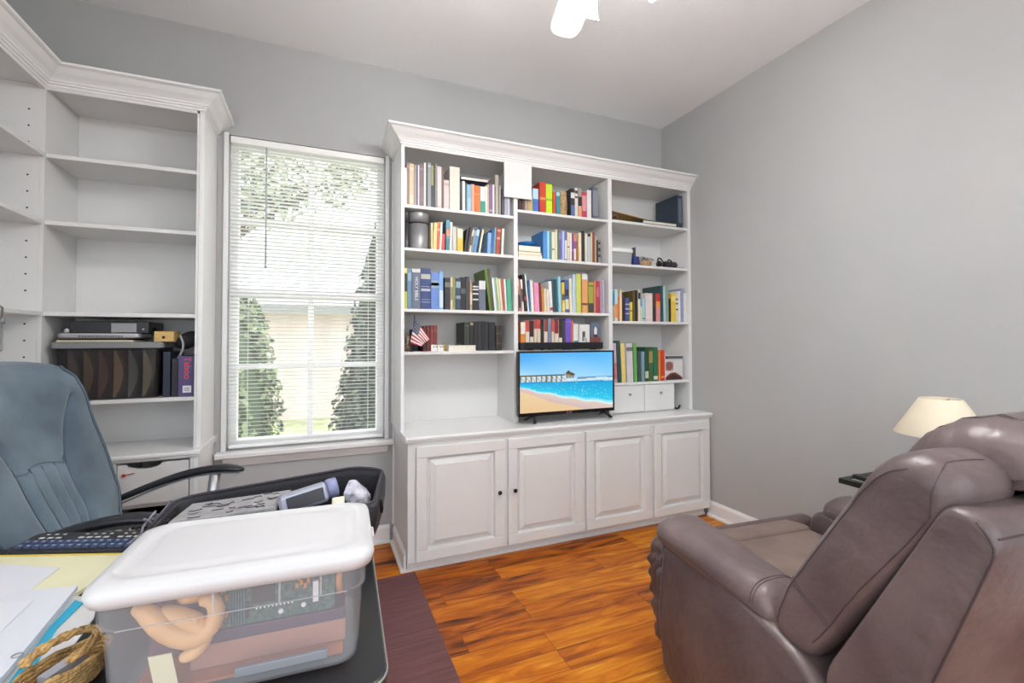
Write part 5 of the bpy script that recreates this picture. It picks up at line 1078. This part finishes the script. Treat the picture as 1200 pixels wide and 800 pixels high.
def back_pt(u, v, side):   # u -1..1 across, v 0..1 up, side +1 front, -1 rear
    w = prof_w(v); z = zb0+(zb1-zb0)*v-.025*abs(u)**3*(v > .8)*(v-.8)*5; x = xb0_-rec*(z-zb0)-.03*math.sin(PI*v)*0
    th = .075*(1-abs(u)**4*.85)*(1-max(0, (v-.85)/.15)**2*.75)*(1-max(0, (.1-v)/.1)**2*.6)
    x += .055*abs(u)**2.2*(1 if side > 0 else .6)
    if side > 0:
        d = th*.62+.018*math.exp(-((v-.22)/.14)**2)*(1-u*u)+.012*math.exp(-((v-.85)/.12)**2)
        if abs(u) < .36 and v < .50: d += .004-.011*(1-abs(math.sin(PI*(u/.72+.5)*4)))**2.5
        d -= .014*math.exp(-((abs(u)-seam_u(v))/.05)**2)*(v < .82)
        if v >= .5: d -= .010*math.exp(-((v-.50)/.02)**2)*(abs(u) < .38)
        x += d
    else: x -= th*.38
    return (x, u*w, z)
f = MB(); nu, nv = 64, 44
rings = []
for j in range(nv+1):
    v = j/nv; ring = [back_pt(-1+2*i/nu, v, 1) for i in range(nu+1)]+[back_pt(1-2*i/nu, v, -1) for i in range(1, nu)]
    rings.append(ring)
f.loft(rings); 
bk_ = f.build('backrest', suede, och, local=True, smooth=True)
f = MB(); rings = []
for j in range(nv+1):
    v = j/nv; rings.append([(back_pt(-1+2*i/20, v, -1)[0]-.0015, back_pt(-1+2*i/20, v, -1)[1]*1.01, back_pt(-1+2*i/20, v, -1)[2]) for i in range(21)]+[(back_pt(1-2*i/20, v, -1)[0]-.022, back_pt(1-2*i/20, v, -1)[1]*.96, back_pt(1-2*i/20, v, -1)[2]) for i in range(1, 20)])
f.loft(rings); f.build('back_shell', dsuede, och, local=True, smooth=True)
f = MB()
edge_pts = [back_pt(-1, v/40, 1) for v in range(41)]; f.tube([(x+.004, y-.002, z) for x, y, z in edge_pts], .0045, 8)
edge_pts = [back_pt(1, v/40, 1) for v in range(41)]; f.tube([(x+.004, y+.002, z) for x, y, z in edge_pts], .0045, 8)
f.build('edge_piping', pip, bk_, local=True, smooth=True)
f = MB()
def seam(uv): f.tube([(p[0]+.0015, p[1], p[2]) for p in [back_pt(u, v, 1) for u, v in uv]], .0016, 6)
for s in (-1, 1): seam([(s*seam_u(.04+.78*k/24), .04+.78*k/24) for k in range(25)])
seam([(-.375+.75*k/16, .50+.012*math.cos(PI*(k/8-1))) for k in range(17)])
for k in (-1, 0, 1): seam([(k*.18*(1-.12*(1-t/10)), .03+.47*t/10) for t in range(11)])
f.build('seams', pip, bk_, local=True, smooth=True)
f = MB(); rings = []
for d, z in ((-.02, .405), (0, .42), (.0, .47), (-.015, .495), (-.05, .505), (-.12, .51)): rings.append([(x, y, z) for x, y in rrect(.03, 0, .255+d, .26+d, .10, 6)])
f.loft(rings); f.build('seat', suede, och, local=True, smooth=True)
for s in (1, -1):
    f = MB(); n = 14; rings = []
    for k in range(n+1):
        t = k/n; x = -.235+.485*t; z = .642+.118*math.sin(min(1, t*1.12)*PI/2)-.012*max(0, (t-.8)/.2)**2; hw2 = .030*(min(1, .55+t*2))*(1-.55*max(0, (t-.9)/.1)**2); hh = .014*(1-.5*max(0, (t-.9)/.1)**2)
        y = s*(.27+.012*math.sin(PI*t)); rings.append([(x, y+hw2*math.cos(a), z+hh*math.sin(a)) for a in [2*PI*i/14 for i in range(14)]])
    f.loft(rings); pad = f.build('armrest', mat('black_arm_pad', '#24252b', .35), och, local=True, smooth=True)
    f = MB(); rings = []
    for k in range(n+1):
        t = k/n; x = -.225+.465*t; z = .626+.118*math.sin(min(1, t*1.12)*PI/2); y = s*(.27+.012*math.sin(PI*t)); rings.append([(x, y-.020, z-.006), (x, y+.020, z-.006), (x, y+.022, z+.002), (x, y-.022, z+.002)])
    f.loft(rings); f.build('arm_plate', chrome, pad, local=True)
    f = MB(); f.tube([(.14, s*.275, .735), (.12, s*.285, .60), (.06, s*.27, .47), (.03, s*.20, .40)], [.022, .021, .02, .018], 12); f.build('arm_post', chrome, och, local=True, smooth=True)
f = MB(); f.tube([(.0, 0, .40), (0, 0, .10)], .028, 14); f.build('gas_column', dark_metal, och, local=True, smooth=True)
MB().box(-.25, -.05, -.03, .03, .385, .404).build('back_bracket', dark_metal, och, local=True); 
f = MB(); f.tube([(-.20, 0, .39), (-.26, 0, .42), (-.275, 0, .56)], .022, 10); f.build('back_post', dark_metal, och, local=True, smooth=True)
f = MB()
for k in range(5):
    a = 2*PI*k/5+.3; f.tube([(.02*math.cos(a), .02*math.sin(a), .11), (.28*math.cos(a), .28*math.sin(a), .075)], [.024, .015], 10)
f.build('star_base', black, och, local=True, smooth=True)
for k in range(5):
    a = 2*PI*k/5+.3; f = MB(); f.lathe([(.002, -.018), (.024, -.017), (.0265, -.01), (.0265, .01), (.024, .017), (.002, .018)], (.28*math.cos(a), .28*math.sin(a), .0272), 16, axis='y'); f.build('caster', black, och, local=True, smooth=True)
from mathutils.bvhtree import BVHTree
def on_surface(f, runs, r, off=.0006, n=40):
    t = BVHTree.FromPolygons(f.v, f.f); g = MB()
    for run in runs:
        P = [Vector(p) for p in run]; L_ = [0]
        for a, b in zip(P, P[1:]): L_.append(L_[-1]+(b-a).length)
        out = []
        for i in range(n+1):
            d = L_[-1]*i/n; k = max(j for j in range(len(P)) if L_[j] <= d+1e-9); k = min(k, len(P)-2)
            q = P[k].lerp(P[k+1], (d-L_[k])/max(1e-9, L_[k+1]-L_[k])); c, nr, _, _ = t.find_nearest(q)
            out.append(c+nr*0+(q-c).normalized()*min(off, (q-c).length) if (q-c).length > 1e-6 else c)
        g.tube(out, r, 6)
    return g
# ================================================================== recliner
RX, RY, RA = 1.56, .95, math.radians(-5)
rc = thing('recliner', 'large brown leather recliner with leaning back facing the television', 'recliner', (RX, RY, 0), RA)
def leather(name, c, c2):
    return mat(name, c, .40, noise=.2, nscale=4.5, col2=c2, bump=.5, bscale=20, spec=.5)
lea = leather('brown_leather', '#55484a', '#6f6160'); lead = leather('brown_leather_panel', '#504344', '#625453'); suedeb = mat('seat_suede', '#6a5a54', .75, noise=.2, nscale=7, col2='#7d6c65', bump=.1, bscale=50)
stitch = mat('brown_stitch', '#43383a', .6)
def rprof(P, r, n=4):
    """round the corners of a closed 2D polygon"""
    out = []; N_ = len(P)
    for i in range(N_):
        a, b, c = Vector(P[i-1]), Vector(P[i]), Vector(P[(i+1) % N_]); rr_ = r[i] if isinstance(r, (list, tuple)) else r
        d1 = (a-b); d2 = (c-b); l = min(rr_, d1.length*.48, d2.length*.48); p1 = b+d1.normalized()*l; p2 = b+d2.normalized()*l
        for k in range(n+1):
            t = k/n; out.append(tuple(p1*(1-t)**2+b*2*t*(1-t)+p2*t*t))
    return out
def cushion(prof, x0, x1, er, n=18, bulge=0., shift=None, axis='x', rnd=6):
    """closed profile swept from x0 to x1 with rounded ends of radius er"""
    cx_ = sum(p[0] for p in prof)/len(prof); cz_ = sum(p[1] for p in prof)/len(prof); R_ = max(max(abs(p[0]-cx_), abs(p[1]-cz_)) for p in prof)
    xs_ = [x0+er*(1-math.cos(PI/2*k/rnd)) for k in range(rnd+1)]+[x0+er+(x1-x0-2*er)*k/n for k in range(1, n)]+[x1-er*(1-math.cos(PI/2*k/rnd)) for k in range(rnd, -1, -1)]
    rings = []
    for x in xs_:
        d = min(x-x0, x1-x); ins = 0 if d >= er else er-math.sqrt(max(0, er*er-(er-d)**2))
        s = 1+bulge*math.sin(PI*(x-x0)/(x1-x0)); ring = []
        for (a, b) in prof:
            va, vb = a-cx_, b-cz_; l = math.hypot(va, vb); k = max(.02, (l-ins*min(1, l/(R_*.5)))/l)*s
            dx_, dz_ = shift(x) if shift else (0, 0)
            ring.append((x, cx_+va*k+dx_, cz_+vb*k+dz_) if axis == 'x' else (cx_+va*k+dx_, x, cz_+vb*k+dz_))
        rings.append(ring)
    return MB().loft(rings)
# side panels
for s, xo in ((-1, -.455), (1, .455)):
    P = [(.385, .06), (.40, .30), (.385, .52), (.36, .585), (.20, .585), (.0, .545), (-.15, .522), (-.225, .495), (-.285, .43), (-.345, .30), (-.40, .06)]
    pr_ = rprof(P, .05)
    x0, x1 = (-.455, -.285) if s < 0 else (.285, .455)
    f = cushion(pr_, x0, x1, .025, n=3)
    for i, v in enumerate(f.v):
        t = (v.y+.4)/.8; v.x += (.035*t*(-s) if (v.x*s > .37) else 0)
        v.x += s*.018*math.sin(PI*min(1, max(0, (v.z-.05)/.5)))*(1 if v.x*s > .36 else 0)
    f.build('side_panel', lead, rc, local=True, smooth=True)
    # arm pad lying along the top
    n = 22; rings = []
    for k in range(n+1):
        t = k/n; y = .43-.545*t-(.09*(1-t) if s > 0 else 0); zc = .582-.022*t-.02*t*t+(.02 if s > 0 else 0); hw3 = .098-.012*t; hh = .062
        e = 1.0
        if t < .16: e = math.sqrt(max(.0, 1-((.16-t)/.16)**2))
        if t > .90: e = math.sqrt(max(.0, 1-((t-.90)/.10)**2))
        e = max(.12, e); xc_ = s*(.352-.006*(1-t))+(.035 if s > 0 else 0) ; ring = []
        for i in range(20):
            a = 2*PI*i/20; ca, sa = math.cos(a), math.sin(a); sgn = lambda q: (1 if q >= 0 else -1)
            ring.append((xc_+sgn(ca)*abs(ca)**.75*hw3*(.55+.45*e), y, zc+sgn(sa)*abs(sa)**.85*hh*e-(.02*(1-e) if t < .2 else .012*(1-e))))
        rings.append(ring)
    f = MB().loft(rings); arm = f.build('arm_pad', lea, rc, local=True, smooth=True)
    runs = [[(s*.47, .43-.545*k/22, .582-.022*k/22-.02*(k/22)**2-.016) for k in range(2, 22)]]
    if s < 0: runs += [[(s*.352+.10*math.cos(q), y_, .56+.075*math.sin(q)) for q in [-.25+(PI+.3)*i/16 for i in range(17)]] for y_ in (-.040, -.050)]
    on_surface(f, runs, .0010).build('stitching', stitch, arm, local=True, smooth=True)
# seat
pr_ = rprof([(.44, .40), (.46, .47), (.42, .525), (.10, .52), (-.16, .49), (-.16, .33), (.40, .33)], .05)
f = cushion(pr_, -.262, .262, .035, bulge=.0); f.build('seat', suedeb, rc, local=True, smooth=True)
pr_ = rprof([(.475, .41), (.485, .475), (.465, .522), (.36, .538), (.33, .53), (.35, .40)], .03)
f = cushion(pr_, -.262, .262, .03); f.build('front_roll', suedeb, rc, local=True, smooth=True)
# folded footrest with ruffled sides
pr_ = rprof([(.41, .13), (.45, .12), (.485, .2), (.515, .34), (.52, .46), (.49, .525), (.43, .53), (.41, .45)], .04)
def resample(P, n):
    P = [Vector(p) for p in P]+[Vector(P[0])]; L_ = [0]
    for a, b in zip(P, P[1:]): L_.append(L_[-1]+(b-a).length)
    out = []; k = 0
    for i in range(n):
        d = L_[-1]*i/n
        while L_[k+1] < d: k += 1
        out.append(tuple(P[k].lerp(P[k+1], (d-L_[k])/max(1e-9, L_[k+1]-L_[k]))))
    return out
pr_ = resample(pr_, 120)
f = cushion(pr_, -.40, .40, .045, n=28)
for v in f.v:
    k = max(0, (abs(v.x)-.30)/.1); w_ = math.sin(v.z*88+2*math.sin(v.z*17)+v.y*25)*.6+math.sin(v.z*150+v.y*50)*.2
    v.x += (1 if v.x > 0 else -1)*.009*w_*k; v.y += .007*w_*k
f.build('footrest', leather('footrest_leather', '#4f403f', '#5f4f4d'), rc, local=True, smooth=True)
MB().box(-.30, .30, .20, .40, .10, .40).build('base_frame', mat('black_frame', '#1a1817', .6), rc, local=True)
f = MB().tube([(-.385, .42, .43), (-.40, .425, .41), (-.40, .42, .36), (-.385, .41, .34)], .016, 8); f.build('footrest_bracket', lead, rc, local=True, smooth=True)
for sx in (-1, 1):
    for sy in (-.32, .33): MB().lathe([(.022, .0005), (.026, .03), (.026, .075)], (sx*.36, sy, 0), 12).build('leg', black, rc, local=True)
# back frame (outer shell)
pr_ = rprof([(-.505, .985), (-.56, .975), (-.585, .94), (-.47, .60), (-.405, .30), (-.39, .10), (-.33, .10), (-.25, .50)], [.025, .02, .03, .05, .05, .03, .02, .05])
f = cushion(pr_, -.44, .44, .02, n=10); f.build('back_frame', lea, rc, local=True, smooth=True)
runs = [[(s*.46, y, z) for y, z in ((-.556, .975), (-.590, .935), (-.535, .775), (-.475, .60), (-.437, .42), (-.41, .28))] for s in (-1, 1)]+[[(-.44+.88*i/8, -.595, .950) for i in range(9)]]
on_surface(f, runs, .0019).build('frame_piping', stitch, rc, local=True, smooth=True)
# back cushion (bolsters and centre)
pr_ = rprof([(-.115, .50), (-.095, .56), (-.165, .70), (-.31, .93), (-.385, 1.04), (-.46, 1.065), (-.525, 1.02), (-.51, .96), (-.30, .62), (-.20, .49)], [.03, .05, .1, .1, .06, .05, .03, .03, .08, .04])
for s in (-1, 1):
    x0, x1 = (-.435, -.225) if s < 0 else (.225, .435)
    f = cushion(pr_, x0, x1, .05, n=8, bulge=.03); b_ = f.build('back_bolster', lea, rc, local=True, smooth=True)
    runs = [[(s*.45, y, z) for y, z in ((-.12, .545), (-.178, .69), (-.322, .92), (-.395, 1.012), (-.44, 1.04))], [(s*.47, y, z) for y, z in ((-.235, .55), (-.30, .655), (-.42, .85), (-.478, .945))], [(s*.47, -.478, .945), (s*.40, -.49, 1.06), (s*.30, -.50, 1.06)]]
    runs += [[(s*(.46 if 0 < i < 10 else .45), -.150-.12*i/10, .69-.075*i/10+dz) for i in range(11)] for dz in (0, .011)]
    on_surface(f, runs, .0011).build('stitching', stitch, b_, local=True, smooth=True)
pr_ = rprof([(-.10, .49), (-.065, .56), (-.12, .68), (-.20, .73), (-.28, .62), (-.18, .49)], .05)
f = cushion(pr_, -.245, .245, .04, bulge=.06); f.build('lumbar_cushion', lea, rc, local=True, smooth=True)
pr_ = rprof([(-.15, .70), (-.13, .76), (-.22, .90), (-.30, .95), (-.40, .85), (-.28, .68)], .06)
f = cushion(pr_, -.245, .245, .04, bulge=.06); f.build('middle_cushion', lea, rc, local=True, smooth=True)
pr_ = rprof([(-.27, .89), (-.275, .97), (-.36, 1.085), (-.46, 1.125), (-.565, 1.105), (-.625, 1.03), (-.595, .985), (-.53, 1.01), (-.44, .99), (-.38, .88)], [.03, .06, .07, .06, .06, .03, .03, .04, .05, .04])
def hshift(x): return (-.010*math.sin(PI*(x+.3)/.6), .012*math.sin(PI*(x+.3)/.6))
f = cushion(pr_, -.275, .315, .07, n=14, bulge=.03, shift=hshift)
for v in f.v:
    w_ = math.exp(-((v.x+.24)/.06)**2)*math.sin(v.y*120+v.x*30)*.004; v.z += w_; k = math.exp(-((v.x+.16)/.05)**2)*(v.z > 1.0); v.z += k*.0035*math.sin(v.y*150+v.x*60)
hp = f.build('head_pillow', lea, rc, local=True, smooth=True)
runs = [[(-.225+dx+.03*math.sin(PI*i/6), y, z) for i, (y, z) in enumerate(((-.30, 1.05), (-.36, 1.12), (-.46, 1.16), (-.56, 1.14), (-.63, 1.07), (-.64, 1.02), (-.62, .98)))] for dx in (0, .010)]
on_surface(f, runs, .0011).build('stitching', stitch, hp, local=True, smooth=True)
# ================================================================== light
wd = bpy.data.worlds.new('sky'); SC.world = wd; wd.use_nodes = True; nt = wd.node_tree; bgn = nt.nodes['Background']
tcw = nt.nodes.new('ShaderNodeTexCoord'); sp = nt.nodes.new('ShaderNodeSeparateXYZ'); nt.links.new(tcw.outputs['Generated'], sp.inputs[0])
rw = nt.nodes.new('ShaderNodeValToRGB'); mrr = nt.nodes.new('ShaderNodeMapRange'); mrr.inputs['From Min'].default_value = -1; mrr.inputs['From Max'].default_value = 1
nt.links.new(sp.outputs['Z'], mrr.inputs['Value']); nt.links.new(mrr.outputs[0], rw.inputs['Fac'])
e = rw.color_ramp.elements; e[0].position = .0; e[0].color = (.28, .287, .294, 1); e[1].position = 1; e[1].color = (.56, .58, .62, 1)
for p_, c_ in ((.47, (.28, .287, .294)), (.52, (.40, .42, .44)), (.62, (.43, .45, .47)), (.72, (.52, .55, .58))):
    q = rw.color_ramp.elements.new(p_); q.color = (*c_, 1)
nt.links.new(rw.outputs[0], bgn.inputs['Color']); bgn.inputs['Strength'].default_value = 3.0
SC.view_settings.view_transform = 'Standard'; SC.view_settings.look = 'None'; SC.view_settings.gamma = 1; SC.view_settings.exposure = .86
SC.view_settings.use_curve_mapping = False
SC.cycles.use_denoising = True
SC.cycles.max_bounces = 10; SC.cycles.diffuse_bounces = 6; SC.cycles.transparent_max_bounces = 24
